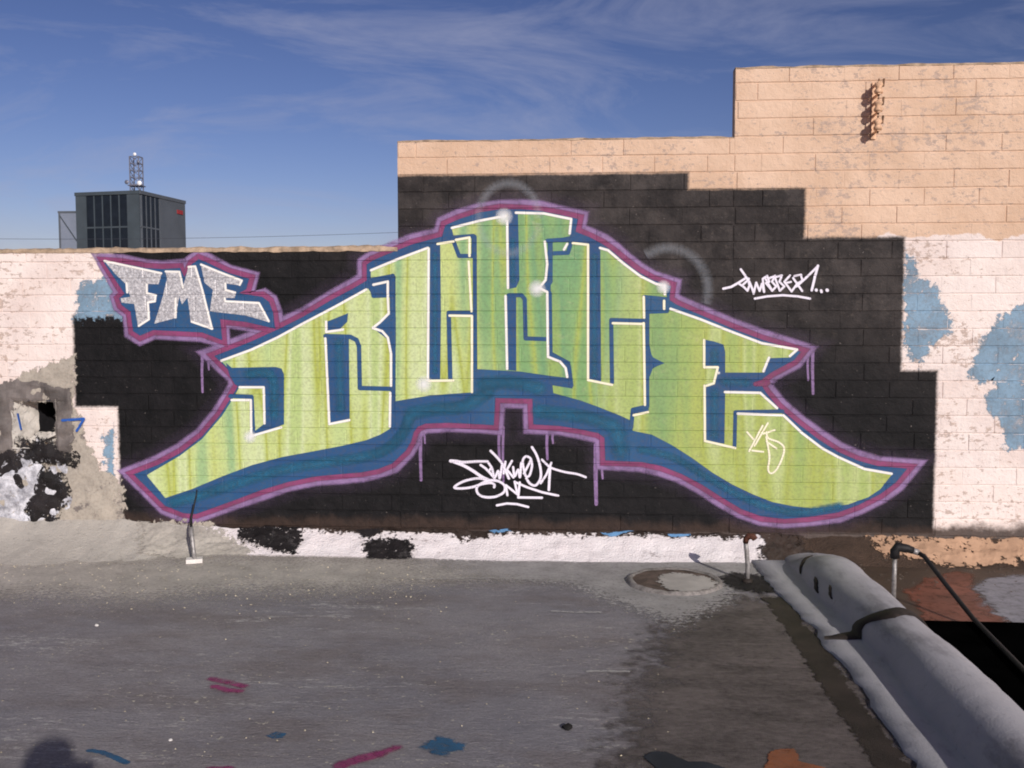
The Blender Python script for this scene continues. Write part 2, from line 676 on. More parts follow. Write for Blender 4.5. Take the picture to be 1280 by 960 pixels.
NX, NY = 120, 90
RX0, RX1, RY0, RY1 = -7.0, 7.0, -4.0, D + 0.3
def roof_z(x, y):
    return 0.010 * mnoise.noise(Vector((x * 0.8, y * 0.8, 0))) + 0.004 * mnoise.noise(Vector((x * 3.1, y * 3.1, 5))) - 0.008
V = [(RX0 + (RX1 - RX0) * i / NX, RY0 + (RY1 - RY0) * j / NY) for j in range(NY + 1) for i in range(NX + 1)]
V = [(x, y, roof_z(x, y)) for x, y in V]
Fc = [(j * (NX + 1) + i, j * (NX + 1) + i + 1, (j + 1) * (NX + 1) + i + 1, (j + 1) * (NX + 1) + i) for j in range(NY) for i in range(NX)]
roof = mesh_obj('roof', V, Fc, M_ROOF, smooth=True)
tag(roof, kind='structure')
MB().box(RX0, RX1, RY0, RY1, -4.5, -0.05).build('building_body', plain('stucco', lin(196, 178, 158), 0.9), roof)


def roof_film(name, tris, layer, mat, parent=roof, label=None, zfun=None):
    """thin coat on the roof: triangles of (x, y, alpha, extra), cut to follow its undulation"""
    V, Fc, A = [], [], []
    for tri in tris:
        ys = [p[1] for p in tri]
        for pc in slice_poly(list(tri), 1, cuts_between(min(ys), max(ys), 0.0, 0.07, (0.0,))):
            xs = [p[0] for p in pc]
            for q in slice_poly(pc, 0, cuts_between(min(xs), max(xs), 0.0, 0.10, (0.0,))):
                n = len(V)
                for p in q:
                    V.append((p[0], p[1], (zfun or roof_z)(p[0], p[1]) + 0.004 + layer * 0.0016 + p[3]))
                    A.append(p[2])
                Fc.append(tuple(range(n, n + len(q))))
    o = mesh_obj(name, V, Fc, mat, parent, attr=A)
    if label:
        o['label'] = label
    return o


# ------------------------------------------------------------------ the block wall
wall = empty('block_wall', (0, D, 0))
wall.location = (0, 0, 0)
tag(wall, 'long stepped concrete block wall, peach above and white below, covered in black paint and graffiti', 'wall')
XW0, XW1 = -4.6, 4.4
XS1 = on_wall(497, 240)[0]
XS2 = on_wall(919, 130)[0]
ZT1L, ZT1R = on_wall(30, 315)[1], on_wall(480, 308)[1]
ZT1 = (ZT1L + ZT1R) / 2
ZT2 = on_wall(720, 174)[1]
ZT3 = on_wall(1100, 82)[1]
TH = 0.10
HX0, HZ1 = on_wall(16, 500)
HX1, HZ0 = on_wall(73, 560)


def ztop(x):
    return ZT1 if x < XS1 else (ZT2 if x < XS2 else ZT3)


# mortar core, butted boxes round the opening
m = MB()
Y0, Y1 = D + JD, D + TH - 0.004
ZB = -0.3
m.box(XW0, HX0, Y0, Y1, ZB, ZT1 - 0.004)
m.box(HX0, HX1, Y0, Y1, ZB, HZ0)
m.box(HX0, HX1, Y0, Y1, HZ1, ZT1 - 0.004)
m.box(HX1, XS1, Y0, Y1, ZB, ZT1 - 0.004)
m.box(XS1, XS2, Y0, Y1, ZB, ZT2 - 0.004)
m.box(XS2, XW1, Y0, Y1, ZB, ZT3 - 0.004)
m.build('mortar_core', M_MORTAR, wall)


def brick_geo(w, h, seed, x=0.0, z=0.0):
    q = random.Random(seed)
    j = lambda a: q.uniform(-a, a)
    dy = 0.0
    xs = [-0.5, -0.25, 0.0, 0.25, 0.5]
    ring_ = [(x_, -0.5) for x_ in xs] + [(x_, 0.5) for x_ in reversed(xs)]
    fr = [(px * (w - 2 * RB) + j(0.0016), dy + j(0.0004), pz * (h - 2 * RB) + j(0.0016)) for px, pz in ring_]
    # upright joints are mostly filled flush with mortar and paint; some stay open
    side = {s_: q.choice((0.0, 0.0, 0.0017, 0.0017, 0.0017)) for s_ in (-0.5, 0.5)}
    ed = []
    for px, pz in ring_:
        if abs(px) == 0.5:
            ed.append((px * w + math.copysign(side[px], px) + j(0.0002), JVD * (0.5 if side[px] else 2.0), pz * h + j(0.0012)))
        else:
            ed.append((px * w + j(0.0008), JD - 0.001, pz * h + j(0.0014)))
    bk = [(px, 0.03, pz) for px, _, pz in ed]
    n = len(ring_)
    v = [(px + x, py, pz + z) for px, py, pz in fr + ed + bk]
    f = [tuple(range(n))]
    for i in range(n):
        k = (i + 1) % n
        f += [(i, i + n, k + n, k), (i + n, i + 2 * n, k + 2 * n, k + n)]
    return v, f


# outline of the blue body of the big piece, used for the paint further down and to rank which blocks show
PIECE = [(168, 593), (199, 581), (227, 566), (253, 546), (275, 520), (291, 495), (299, 481), (294, 470), (269, 445), (277, 442), (315, 427), (350, 411), (380, 396), (415, 375), (440, 362),
         (459, 351), (459, 331), (466, 326), (490, 316), (515, 306), (553, 296), (557, 282), (575, 274), (600, 266), (625, 262), (650, 262), (675, 264), (700, 269), (722, 274),
         (719, 290), (737, 297), (752, 305), (765, 314), (780, 327), (797, 340), (815, 350), (838, 358), (836, 375), (845, 381), (875, 394), (915, 411), (952, 425), (1000, 440),
         (992, 450), (975, 459), (964, 465), (953, 473), (951, 481), (957, 491), (972, 509), (997, 530), (1022, 549), (1047, 565), (1072, 576), (1097, 583), (1133, 586), (1119, 603), (1100, 617),
         (1072, 631), (1047, 640), (1010, 646), (980, 648), (952, 645), (927, 636), (902, 621), (877, 605), (852, 592), (827, 582), (802, 577), (757, 575), (756, 547), (748, 541),
         (725, 536), (700, 532), (667, 530), (666, 498), (619, 497), (617, 531), (600, 530), (562, 528), (532, 529), (522, 533), (517, 540), (514, 551), (507, 563),
         (490, 579), (472, 586), (452, 590), (427, 592), (395, 595), (360, 602), (327, 612), (295, 624), (265, 635), (245, 642), (230, 641), (207, 632)]


def inside(poly, x, y):
    r = False
    n = len(poly)
    for i in range(n):
        (x0, y0), (x1, y1) = poly[i], poly[i - 1]
        if (y0 > y) != (y1 > y) and x < (x1 - x0) * (y - y0) / (y1 - y0) + x0:
            r = not r
    return r


PW = W(PIECE)
VX0, VX1 = on_wall(0, 400)[0], on_wall(1280, 400)[0]
slots = []
c = math.floor((0.0 - ZL) / CH)
while ZL + c * CH < ZT3:
    z0, z1 = ZL + c * CH, ZL + (c + 1) * CH
    for (sx0, sx1, zt) in ((XW0, XS1, ZT1), (XS1, XS2, ZT2), (XS2, XW1, ZT3)):
        if zt - z0 < 0.03:
            continue
        ztb = min(z1, zt)
        b0 = bond(c)
        k = math.floor((sx0 - b0) / BL)
        while b0 + k * BL < sx1:
            a, b = max(sx0, b0 + k * BL), min(sx1, b0 + (k + 1) * BL)
            k += 1
            parts = [(a, b)]
            if z0 < HZ1 - 0.01 and ztb > HZ0 + 0.01 and a < HX1 and b > HX0:
                parts = [(a, min(b, HX0)), (max(a, HX1), b)]
            for (p, q) in parts:
                # at section boundaries the block runs through: no joint there
                pp = p - (JT / 2 if p == sx0 and sx0 in (XS1, XS2) and z1 < ztop(sx0 - 0.01) else 0)
                if q - p > 0.03:
                    slots.append((p, q, z0, ztb))
    c += 1

variants = [bpy.data.meshes.new('brick') for _ in range(10)]
for i, me in enumerate(variants):
    v, f = brick_geo(BL - JV, CH - JT, i + 1)
    me.from_pydata(v, [], f)
    me.materials.append(M_BLOCK)
    me.update()


def score(s):
    x, z = (s[0] + s[1]) / 2, (s[2] + s[3]) / 2
    vis = max(0.0, min(s[1], VX1) - max(s[0], VX0)) * (s[3] - s[2])
    cover = sum(inside(PW, s[0] + (s[1] - s[0]) * fx, z) for fx in (0.1, 0.5, 0.9)) / 3.0
    if z < 0.05 or (x < on_wall(80, 580)[0] and z < on_wall(80, 480)[1]):
        cover = 1.0
    return -vis * (1.02 - cover) * (1 + 0.06 * x / 3)


slots.sort(key=score)
for n, (a, b, z0, z1) in enumerate(slots[:296]):
    w, h = b - a - JV, z1 - z0 - JT
    if abs(w - (BL - JV)) < 1e-4 and abs(h - (CH - JT)) < 1e-4:
        me = variants[R.randrange(10)]
    else:
        me = bpy.data.meshes.new('brick')
        v, f = brick_geo(w, h, n)
        me.from_pydata(v, [], f)
        me.materials.append(M_BLOCK)
        me.update()
    o = bpy.data.objects.new('brick', me)
    COL.objects.link(o)
    o.location = ((a + b) / 2, D + R.uniform(-0.0007, 0.0007), (z0 + z1) / 2)
    o.rotation_euler = (R.uniform(-0.006, 0.006), 0, R.uniform(-0.002, 0.002))
    o.parent = wall
m = MB()
for n, (a, b, z0, z1) in enumerate(slots[296:]):
    v, f = brick_geo(b - a - JV, z1 - z0 - JT, n + 999, (a + b) / 2, (z0 + z1) / 2)
    k = len(m.v)
    m.v += [(x, y + D, z) for x, y, z in v]
    m.f += [tuple(i + k for i in q) for q in f]
o = m.build('further_bricks', M_BLOCK, wall)
tag(o, kind='stuff')

# rough mortar caps along the top edges
M_CAP = plain('mortar_cap', lin(170, 148, 126), 0.9, var=0.4, scale=16, bump=0.8)


def lumpy_strip(name, x0, x1, z0, zf, mat, parent, thick=TH, proud=0.006, step=0.03, amp=0.006):
    n = max(2, int((x1 - x0) / step))
    V, Fc = [], []
    for i in range(n + 1):
        x = x0 + (x1 - x0) * i / n
        zt = zf(x) + amp * mnoise.noise(Vector((x * 7, 3, z0))) + amp * 0.6 * mnoise.noise(Vector((x * 23, 7, z0)))
        pf = proud + 0.003 * mnoise.noise(Vector((x * 11, 9, 1)))
        zl = z0 + 0.007 * mnoise.noise(Vector((x * 9, 1, 4))) + 0.005 * mnoise.noise(Vector((x * 27, 1, 4)))
        V += [(x, D - pf, zl), (x, D - pf + 0.001, zt - 0.008), (x, D + 0.012, zt), (x, D + thick - 0.01, zt), (x, D + thick + 0.004, z0)]
    for i in range(n):
        for k in range(4):
            q = i * 5 + k
            Fc.append((q, q + 5, q + 6, q + 1))
        q = i * 5
        Fc.append((q + 4, q + 9, q + 5, q))
    Fc += [(0, 1, 2, 3, 4), tuple(reversed([n * 5 + k for k in range(5)]))]
    return mesh_obj(name, V, Fc, mat, parent, smooth=False)


lumpy_strip('mortar_cap', XW0, XS1 - 0.003, ZT1 - 0.018, lambda x: ZT1 + 0.014 + 0.010 * (x - (-2.0)) / 3, M_CAP, wall, amp=0.012)
lumpy_strip('mortar_cap', XS1, XS2 - 0.003, ZT2 - 0.004, lambda x: ZT2 + 0.008, M_CAP, wall, proud=0.002)
lumpy_strip('mortar_cap', XS2, XW1, ZT3 - 0.004, lambda x: ZT3 + 0.010, M_CAP, wall, proud=0.002)

# ------------------------------------------------------------------ paint on the wall
LAV, MAG, BLU, TEAL = lin(140, 112, 156), lin(132, 62, 104), lin(30, 64, 108), lin(40, 104, 138)
M_LAV = film_mat('lavender_spray', LAV, mist=0.5)
M_OVER = film_mat('lavender_overspray', LAV, mist=0.8, op=0.09)
M_MAG = film_mat('magenta_spray', MAG, mist=0.25)
def blue_col(t):
    a = t.mix(t.noise(2.6, 4, 0.55), lin(30, 62, 106), lin(42, 90, 136))
    return t.mix(t.step(t.noise(2.2, 3, 0.5, stretch=(1.6, 1, 1), off=(2, 0, 5)), 0.50, 0.70, 0, 0.35), a, lin(40, 96, 132))
M_BLUE = film_mat('blue_spray', BLU, color=blue_col)
M_TEAL = film_mat('teal_fade', TEAL, op=0.7, mist=0.3)
M_WHITE = film_mat('white_spray', lin(236, 232, 226), var=0.05, grime=False)
M_CREAM = film_mat('cream_spray', lin(240, 234, 206), var=0.05, grime=False)
M_GLOW = film_mat('white_mist', lin(245, 245, 245), op=0.6, var=0.02, grime=False)
M_RING = film_mat('grey_mist', lin(190, 196, 206), op=0.17, var=0.05, mist=0.5, grime=False)
M_TAG = film_mat('white_marker', lin(232, 226, 238), var=0.05, grime=False)


def green_col(t):
    X = t.xyz()
    s = t.step(t.noise(5.6, 1.3, 0.5, stretch=(1, 1, 0.07), off=(1.7, 0, 0), dist=0.1), 0.27, 0.73)
    olive = t.ramp(s, [(0.05, lin(122, 158, 104)), (0.22, lin(152, 174, 100)), (0.42, lin(168, 180, 98)), (0.55, lin(164, 174, 84)), (0.66, lin(170, 184, 104)), (0.80, lin(186, 198, 136)), (0.95, lin(158, 178, 100))])
    pale = t.ramp(s, [(0.08, lin(128, 172, 128)), (0.25, lin(184, 202, 138)), (0.45, lin(192, 204, 130)), (0.55, lin(164, 172, 66)), (0.64, lin(186, 200, 126)), (0.82, lin(204, 216, 168)), (0.95, lin(176, 196, 128))])
    mint = t.ramp(s, [(0.10, lin(92, 146, 104)), (0.35, lin(118, 162, 106)), (0.50, lin(160, 176, 84)), (0.62, lin(126, 166, 108)), (0.80, lin(100, 152, 112)), (0.95, lin(150, 172, 88))])
    wb = t.math('ADD', X[0], t.math('MULTIPLY', t.math('SUBTRACT', t.noise(1.2, 3, 0.5), 0.5), 0.6))
    c = t.mix(t.step(wb, -0.85, -0.40), pale, mint)
    c = t.mix(t.step(wb, 0.0, 0.35), c, olive)
    c = t.mix(0.15, c, t.mix(t.step(wb, -0.6, 0.2), lin(184, 198, 126), lin(164, 182, 100)))
    c = t.mix(t.step(t.noise(14.0, 6, 0.7), 0.55, 0.75, 0, 0.30), c, lin(196, 196, 150))
    return c
M_GREEN = film_mat('green_fade', None, color=green_col)


def silver_col(t):
    s = t.noise(85.0, 3, 0.85)
    c = t.ramp(s, [(0.28, lin(122, 120, 126)), (0.42, lin(176, 174, 178)), (0.56, lin(214, 212, 214)), (0.68, lin(254, 252, 252))])
    return c
M_SILVER = film_mat('silver_spray', None, color=silver_col, rough=0.35, metal=0.25)

piece = wallfilm('graffiti_piece', fill(PW, 0.004), 3, M_BLUE, wall, 'big arched green graffiti lettering on dark blue with purple outlines')
wallfilm('overspray', band(PW, 11.0 * PX, 0.085), 0, M_OVER, piece, 'faint lavender overspray')
wallfilm('outer_outline', band(PW, 10.8 * PX, 0.016), 1, M_LAV, piece, 'pale lavender outer spray outline')
wallfilm('inner_outline', band(PW, 5.6 * PX, 0.010) + [tuple((p[0], p[1], p[2], p[3] + 0.0032) for p in q) for q in stroke(W([(958, 478), (944, 480)]), 8 * PX, 0.006, 4 * PX)], 2, M_MAG, piece, 'magenta inner spray outline')
fade = []
for pts, w in (([(215, 628), (250, 619), (300, 603), (350, 588), (400, 579), (450, 572), (482, 562), (503, 543), (512, 522)], 10), ([(512, 517), (545, 511), (580, 508), (612, 488)], 12),
               ([(602, 480), (640, 478), (676, 486)], 12), ([(672, 514), (700, 517), (735, 522), (770, 533)], 12), ([(772, 540), (776, 565)], 16), ([(800, 562), (840, 571), (880, 594), (920, 617), (960, 634), (1000, 640), (1050, 632)], 7),
               ([(424, 428), (426, 512)], 9), ([(310, 468), (340, 470), (343, 520)], 9), ([(544, 318), (544, 465)], 5), ([(641, 300), (641, 352)], 5), ([(743, 320), (743, 470)], 6), ([(893, 440), (893, 456)], 8), ([(905, 477), (934, 478)], 8), ([(893, 490), (893, 545)], 8)):
    fade += stroke(W(pts), w * PX * 0.12, w * PX * 0.85, smooth=True)
FADE = fade

LET = {
    'B': [(277, 451), (315, 437), (347, 422), (380, 404), (420, 383), (460, 361), (467, 371), (487, 372), (487, 394), (476, 403), (466, 410), (476, 414), (485, 424), (489, 440), (490, 534), (475, 543), (457, 550), (427, 557), (390, 564), (352, 571),
          (315, 581), (278, 595), (240, 611), (207, 622), (184, 594), (225, 570), (253, 549), (278, 520), (290, 501), (301, 482), (290, 464)],
    'U': [(464, 338), (500, 323), (536, 310), (547, 306), (567, 301), (591, 296), (591, 490), (562, 492), (537, 494), (495, 501), (495, 345), (489, 344), (464, 352)],
    'K': [(565, 285), (600, 276), (632, 269), (647, 265), (680, 267), (714, 274), (712, 295), (684, 301), (685, 330), (682, 350), (675, 360), (684, 367), (685, 445), (700, 451), (708, 460), (710, 472), (692, 470), (650, 464), (597, 461), (596, 296), (568, 297)],
    'U2': [(687, 303), (716, 303), (735, 306), (750, 310), (760, 313), (780, 330), (800, 345), (820, 355), (832, 357), (833, 371), (806, 372), (806, 507), (792, 511), (788, 525), (775, 519), (750, 509), (725, 500), (692, 491), (691, 482), (716, 486), (713, 452), (691, 440)],
    'E': [(812, 390), (837, 386), (875, 399), (915, 415), (952, 429), (996, 438), (987, 447), (961, 448), (954, 466), (925, 466), (925, 491), (950, 491), (971, 511), (979, 519), (1002, 541), (1027, 560), (1047, 571), (1080, 586), (1114, 593), (1100, 611), (1085, 621), (1060, 630),
          (1038, 633), (1015, 635), (990, 632), (965, 627), (940, 617), (915, 605), (890, 590), (865, 572), (840, 556), (815, 543), (791, 538), (792, 518), (811, 514), (812, 463), (829, 454), (815, 446), (812, 430)],
}
LBL = {'B': 'green letter B with a long tail sweeping down to the left', 'U': 'narrow green letter U right of the letter B', 'K': 'tall green letter K in the middle of the arch',
       'U2': 'narrow green letter U right of the letter K', 'E': 'green letter E with a long tail sweeping down to the right'}
letters = {}
for k in LET:
    letters[k] = wallfilm('letter', fill(W(LET[k]), 0.003), 4, M_GREEN, piece, LBL[k])

# blue counters and lines inside the letters
C = []
for poly in ([(283, 454), (290, 460), (345, 459), (352, 461), (355, 468), (355, 530), (317, 545), (319, 539), (332, 529), (331, 484), (300, 484), (294, 480), (288, 470)],
             [(410, 402), (435, 392), (434, 402), (425, 411), (410, 414)],
             [(409, 421), (436, 422), (437, 524), (413, 529)],
             [(538, 305), (550, 303), (551, 390), (550, 474), (537, 474)],
             [(635, 265), (647, 263), (648, 300), (649, 350), (645, 359), (635, 361)],
             [(633, 369), (645, 369), (645, 463), (634, 462)],
             [(736, 303), (750, 306), (751, 478), (736, 475)],
             [(881, 425), (892, 427), (904, 431), (906, 440), (906, 466), (954, 466), (962, 448), (990, 447), (968, 461), (951, 473), (950, 490), (906, 490), (905, 554), (882, 551), (881, 481), (892, 479), (897, 459), (881, 459)],
             [(486, 394), (467, 410), (485, 424), (489, 440), (493, 440), (493, 394)],
             [(812, 440), (816, 447), (830, 454), (816, 459), (812, 470), (808, 470), (808, 440)]):
    C += fill(W(poly), 0.003)
for pts, w in (([(288, 495), (315, 496), (317, 540)], 4.5), ([(407, 420), (438, 421), (446, 425), (449, 433), (450, 485), (490, 486)], 5), ([(491, 345), (491, 372), (492, 400), (491, 536)], 5.5),
               ([(464, 350), (491, 345), (491, 369), (467, 370), (463, 351)], 4.5), ([(566, 297), (592, 295), (592, 320), (574, 320), (566, 299)], 4.5), ([(593.5, 296), (594, 462)], 4.5),
               ([(563, 474), (561, 391), (592, 391)], 5), ([(636, 369), (652, 369), (656, 374), (657, 423), (686, 424)], 4.5), ([(684, 301), (715, 299), (710, 316), (685, 317)], 4.5),
               ([(688, 301), (688, 352), (682, 360), (687, 367), (688, 443), (702, 450), (711, 458), (714, 482)], 5), ([(765, 478), (764, 400), (805, 401)], 4.5),
               ([(805, 371), (835, 374), (834, 389), (808, 390)], 4), ([(809, 372), (809, 508), (791, 512), (789, 534)], 4.5), ([(978, 514), (919, 515), (918, 559)], 4)):
    C += stroke(W(pts), w * PX, 0.003)
wallfilm('counter', C, 5, M_BLUE, piece, 'blue counters and dividing lines inside the letters')
wallfilm('fade', FADE, 6, M_TEAL, piece)
# white highlights
H = []
for pts in ([(277, 451), (315, 437), (347, 422), (380, 404), (420, 383), (458, 362)], [(464, 338), (500, 323), (535, 310)], [(300, 484), (330, 484), (331, 529)], [(290, 500), (314, 500), (314.5, 545), (352, 534)],
            [(408, 402), (408, 415), (429, 412)], [(407, 423), (412, 530), (437, 525)], [(467, 356), (485, 352), (485, 372), (486, 392), (475, 403), (466, 410), (478, 414), (485, 422), (489, 442), (489, 482)], [(488, 491), (487.5, 533)],
            [(536, 311), (535, 475)], [(565, 285), (600, 276), (632, 270)], [(634, 276), (635, 360)], [(632, 370), (634, 461)], [(645, 266), (680, 267), (714, 274), (712, 292)], [(681, 302), (684, 330), (682, 350), (674, 360), (684, 365), (685, 446), (700, 452), (707, 460), (709, 471)],
            [(831, 357), (831, 368)], [(750, 310), (760, 313), (780, 330), (800, 345), (820, 355), (831, 357)], [(838, 386), (875, 399), (915, 415), (952, 429), (996, 437), (987, 445)], [(961, 447), (954, 464)],
            [(906, 490), (950, 491), (971, 510)], [(922, 517), (979, 519), (1002, 541), (1027, 560), (1047, 571), (1080, 586), (1114, 592)], [(709, 305), (705, 312)]):
    H += stroke(W(pts), 2.2 * PX, 0.004)
wallfilm('highlight', H, 7, M_WHITE, piece, 'white highlight strokes along the letter edges')
H = []
for pts in ([(536, 476), (567, 475.5)], [(547, 305), (567, 302)], [(570, 300), (587, 297), (587, 320)], [(586, 327), (589.5, 389)], [(562, 394.5), (590, 395), (590, 490)], [(716, 304), (735, 306), (735, 475), (765, 481)], [(804.5, 371), (805, 397)],
            [(830, 376), (830, 386)], [(766, 404), (803, 405), (804.5, 404), (806, 506)], [(792, 519), (810, 515)], [(880, 425), (880, 459), (897, 459), (892, 479), (883, 482)], [(880.5, 482), (881, 551), (919, 560)]):
    H += stroke(W(pts), 2.1 * PX, 0.004)
wallfilm('highlight', H, 8, M_CREAM, piece, 'cream highlight strokes along the letter edges')
GL = []
for (u, v, r) in ((630, 271, 5), (671, 361, 5), (313, 546, 4), (530, 480, 5), (829, 359, 4), (898, 466, 1)):
    p = on_wall(u, v)
    GL += stroke([p, (p[0] + 1e-3, p[1])], r * 0.5 * PX, r * 2.2 * PX)
wallfilm('glint', GL, 9, M_GLOW, piece, 'soft white sprayed glints')
def ring(u, v, rx, ry, a0, a1, w):
    pts = [on_wall(u + rx * math.cos(math.radians(a)), v - ry * math.sin(math.radians(a))) for a in range(a0, a1 + 1, 8)]
    T = []
    for i in range(len(pts) - 1):
        T += stroke(pts[i:i + 2], w * 0.3 * PX, w * 0.9 * PX, ends=False)
    return T
wallfilm('spray_ring', ring(636, 273, 38, 44, 0, 352, 7), 10, M_RING, piece, 'faint grey sprayed ring above the letter K')
wallfilm('spray_ring', ring(835, 362, 50, 52, -20, 130, 8), 10, M_RING, piece, 'faint grey sprayed arc above the letter E')
# drips
DR = []
for (u, v0, v1, w, w1) in ((253, 441, 490, 4.0, 2.4), (261, 441, 462, 3.5, 2), (526, 534, 600, 4.8, 3.4), (531, 533, 554, 3, 1.5), (624, 538, 572, 4, 3), (629, 534, 602, 3.4, 2.2), (684, 541, 574, 4, 2.6), (691, 541, 554, 3, 2), (745, 556, 630, 6, 4.5), (753, 578, 598, 3.5, 2), (1010, 444, 475, 2.6, 2), (1016, 434, 492, 4, 3)):
    DR += stroke(W([(u, v0), (u - 0.5, (v0 + v1) / 2), (u + 0.3, v1)]), w * PX * 0.8, 0.004, w1 * PX * 0.8)
wallfilm('drip', DR, 0, M_LAV, piece, 'lavender paint drips running down the black')

# ---- three-letter crew tag in silver
def Z2(pts, u0, v0, s):
    return W([(u0 + x / s, v0 + y / s) for x, y in pts])
fb = Z2([(134, 166), (240, 182), (380, 208), (470, 214), (572, 208), (597, 262), (640, 186), (680, 158), (730, 178), (850, 236), (965, 268), (950, 325), (905, 350), (1040, 372), (1080, 400), (1102, 460), (1114, 550), (950, 512), (800, 495), (812, 615), (700, 572), (420, 558), (345, 590), (306, 565), (292, 455), (240, 415), (228, 380), (258, 352)], 100, 290, 4.571)
crew = wallfilm('crew_tag', fill(fb, 0.004), 3.1, M_BLUE, wall, 'silver block letters FME outlined in blue and purple')
wallfilm('outer_outline', band(fb, 10.2 * PX, 0.014, 1.6), 1.1, M_LAV, crew)
wallfilm('inner_outline', band(fb, 6.2 * PX, 0.009, 1.6), 2.1, M_MAG, crew)
for L, pts in (('F', [(142, 166), (300, 200), (468, 236), (450, 297), (388, 296), (384, 350), (436, 362), (432, 398), (388, 402), (396, 500), (335, 540), (312, 410), (240, 402), (236, 380), (290, 372), (268, 300), (205, 240)]),
               ('M', [(492, 225), (570, 226), (590, 318), (622, 200), (660, 195), (700, 330), (758, 557), (635, 512), (617, 372), (584, 412), (568, 365), (548, 490), (428, 522), (470, 390), (500, 270)]),
               ('E', [(693, 184), (790, 225), (930, 275), (915, 304), (832, 292), (834, 332), (890, 346), (884, 376), (828, 376), (830, 394), (1025, 404), (1082, 514), (940, 474), (745, 452), (762, 330), (715, 290)])):
    wallfilm('letter', fill(Z2(pts, 100, 290, 4.571), 0.003), 4.1, M_SILVER, crew, 'silver letter %s with white edge' % L)
H = []
for pts in ([(142, 166), (300, 200), (466, 236)], [(268, 292), (272, 345)], [(384, 300), (384, 350), (434, 362), (430, 396), (390, 402), (396, 498), (338, 536)], [(492, 226), (570, 228), (590, 318)], [(622, 200), (660, 197), (700, 330), (756, 553), (640, 512)],
            [(548, 380), (548, 488)], [(693, 186), (790, 226), (926, 278), (914, 302)], [(832, 294), (834, 332), (888, 346)], [(828, 378), (832, 396), (1024, 406), (1080, 510)]):
    H += stroke(Z2(pts, 100, 290, 4.571), 1.9 * PX, 0.004)
wallfilm('highlight', H, 5.1, M_WHITE, crew)

# ---- signatures
T = []
for pts, w in (([(150, 228), (200, 232), (250, 240), (360, 235), (445, 235)], 3.4), ([(150, 232), (170, 232)], 4.6), ([(170, 235), (250, 265), (330, 310), (400, 358), (460, 385)], 4.2), ([(460, 385), (360, 370), (250, 395), (180, 440), (230, 450), (320, 440), (400, 415), (470, 405), (500, 420), (498, 440)], 3.0),
               ([(480, 384), (420, 398), (360, 440), (372, 495), (430, 520), (510, 515), (575, 480), (582, 430), (540, 395), (480, 384)], 3.0), ([(390, 262), (430, 290), (482, 345)], 3.0), ([(445, 236), (478, 282), (455, 312), (502, 372)], 2.8), ([(482, 290), (502, 362), (530, 310), (542, 372), (560, 268)], 2.8),
               ([(470, 150), (520, 200), (560, 250), (590, 310), (616, 372)], 3.2), ([(588, 236), (574, 330)], 2.8), ([(640, 230), (600, 300), (652, 362)], 2.8), ([(650, 280), (662, 352), (690, 300), (704, 360), (714, 246)], 2.8), ([(735, 330), (772, 262), (790, 214), (752, 194), (726, 230), (736, 300), (752, 352), (780, 345), (800, 272), (792, 216)], 2.8),
               ([(800, 120), (840, 190), (868, 290), (868, 370), (830, 425), (785, 412), (755, 370)], 3.0), ([(880, 220), (920, 260), (960, 288), (1060, 318), (1160, 335), (1230, 360)], 2.6), ([(955, 245), (915, 340), (870, 408)], 2.6), ([(946, 270), (940, 360), (935, 462)], 3.2)):
    T += stroke(Z2(pts, 540, 540, 6.4), w * PX * 0.74, 0.0035, smooth=len(pts) > 4)
for pts, w in (([(604, 506), (592, 424), (685, 498), (662, 396)], 2.8), ([(702, 402), (690, 522), (880, 525)], 2.8), ([(662, 398), (760, 440), (880, 480), (1010, 508)], 2.8), ([(520, 585), (600, 570), (680, 575), (770, 598)], 2.8)):
    T += stroke(Z2(pts, 540, 540, 6.4), w * PX * 0.74, 0.0035)
wallfilm('signature', T, 8, M_TAG, wall, 'white handwritten signature with ONE below it, under the arch')
T = []
for pts, w in (([(170, 362), (240, 346), (300, 312), (370, 268), (396, 275)], 3.0), ([(325, 190), (360, 240), (400, 300), (430, 370), (440, 405)], 2.8), ([(310, 318), (350, 345), (385, 380), (402, 332), (390, 285), (340, 330)], 2.6), ([(440, 400), (462, 308), (492, 382), (512, 318), (532, 390)], 2.6),
               ([(532, 390), (520, 275), (560, 248), (578, 300), (548, 312), (604, 380)], 2.6), ([(545, 275), (604, 380), (640, 342), (602, 300), (630, 248), (582, 268)], 2.6), ([(630, 268), (672, 380), (712, 342), (668, 300), (690, 245), (642, 256)], 2.6), ([(762, 245), (712, 300), (776, 386), (832, 310)], 2.6), ([(720, 312), (770, 302)], 2.4),
               ([(790, 268), (870, 382)], 2.6), ([(800, 250), (860, 238), (872, 290), (820, 322)], 2.4), ([(820, 342), (900, 270), (1010, 162)], 2.8), ([(1010, 158), (985, 250), (955, 376)], 3.2), ([(994, 372), (996, 376)], 4.0), ([(1038, 378), (1042, 392)], 3.4), ([(1090, 374), (1094, 377)], 4.4), ([(450, 450), (560, 430), (700, 420), (830, 430), (940, 450)], 2.8)):
    T += stroke(Z2(pts, 880, 310, 7.111), w * PX * 0.7, 0.0035)
wallfilm('signature', T, 8.1, M_TAG, wall, 'small white signature with three dots and an underline at upper right')
T = []
for pts in ([(775, 320), (805, 355)], [(852, 288), (785, 415)], [(878, 275), (812, 388)], [(800, 412), (855, 418)], [(912, 310), (856, 328)], [(872, 318), (880, 350), (935, 372), (960, 408), (932, 490), (900, 525), (880, 508), (886, 440), (870, 345)], [(872, 368), (922, 402)]):
    T += stroke(Z2(pts, 740, 460, 4.0), 1.7 * PX, 0.003, smooth=len(pts) > 4)
wallfilm('signature', T, 8.2, M_CREAM, wall, 'thin cream scribbled initials on the tail of the letter E')

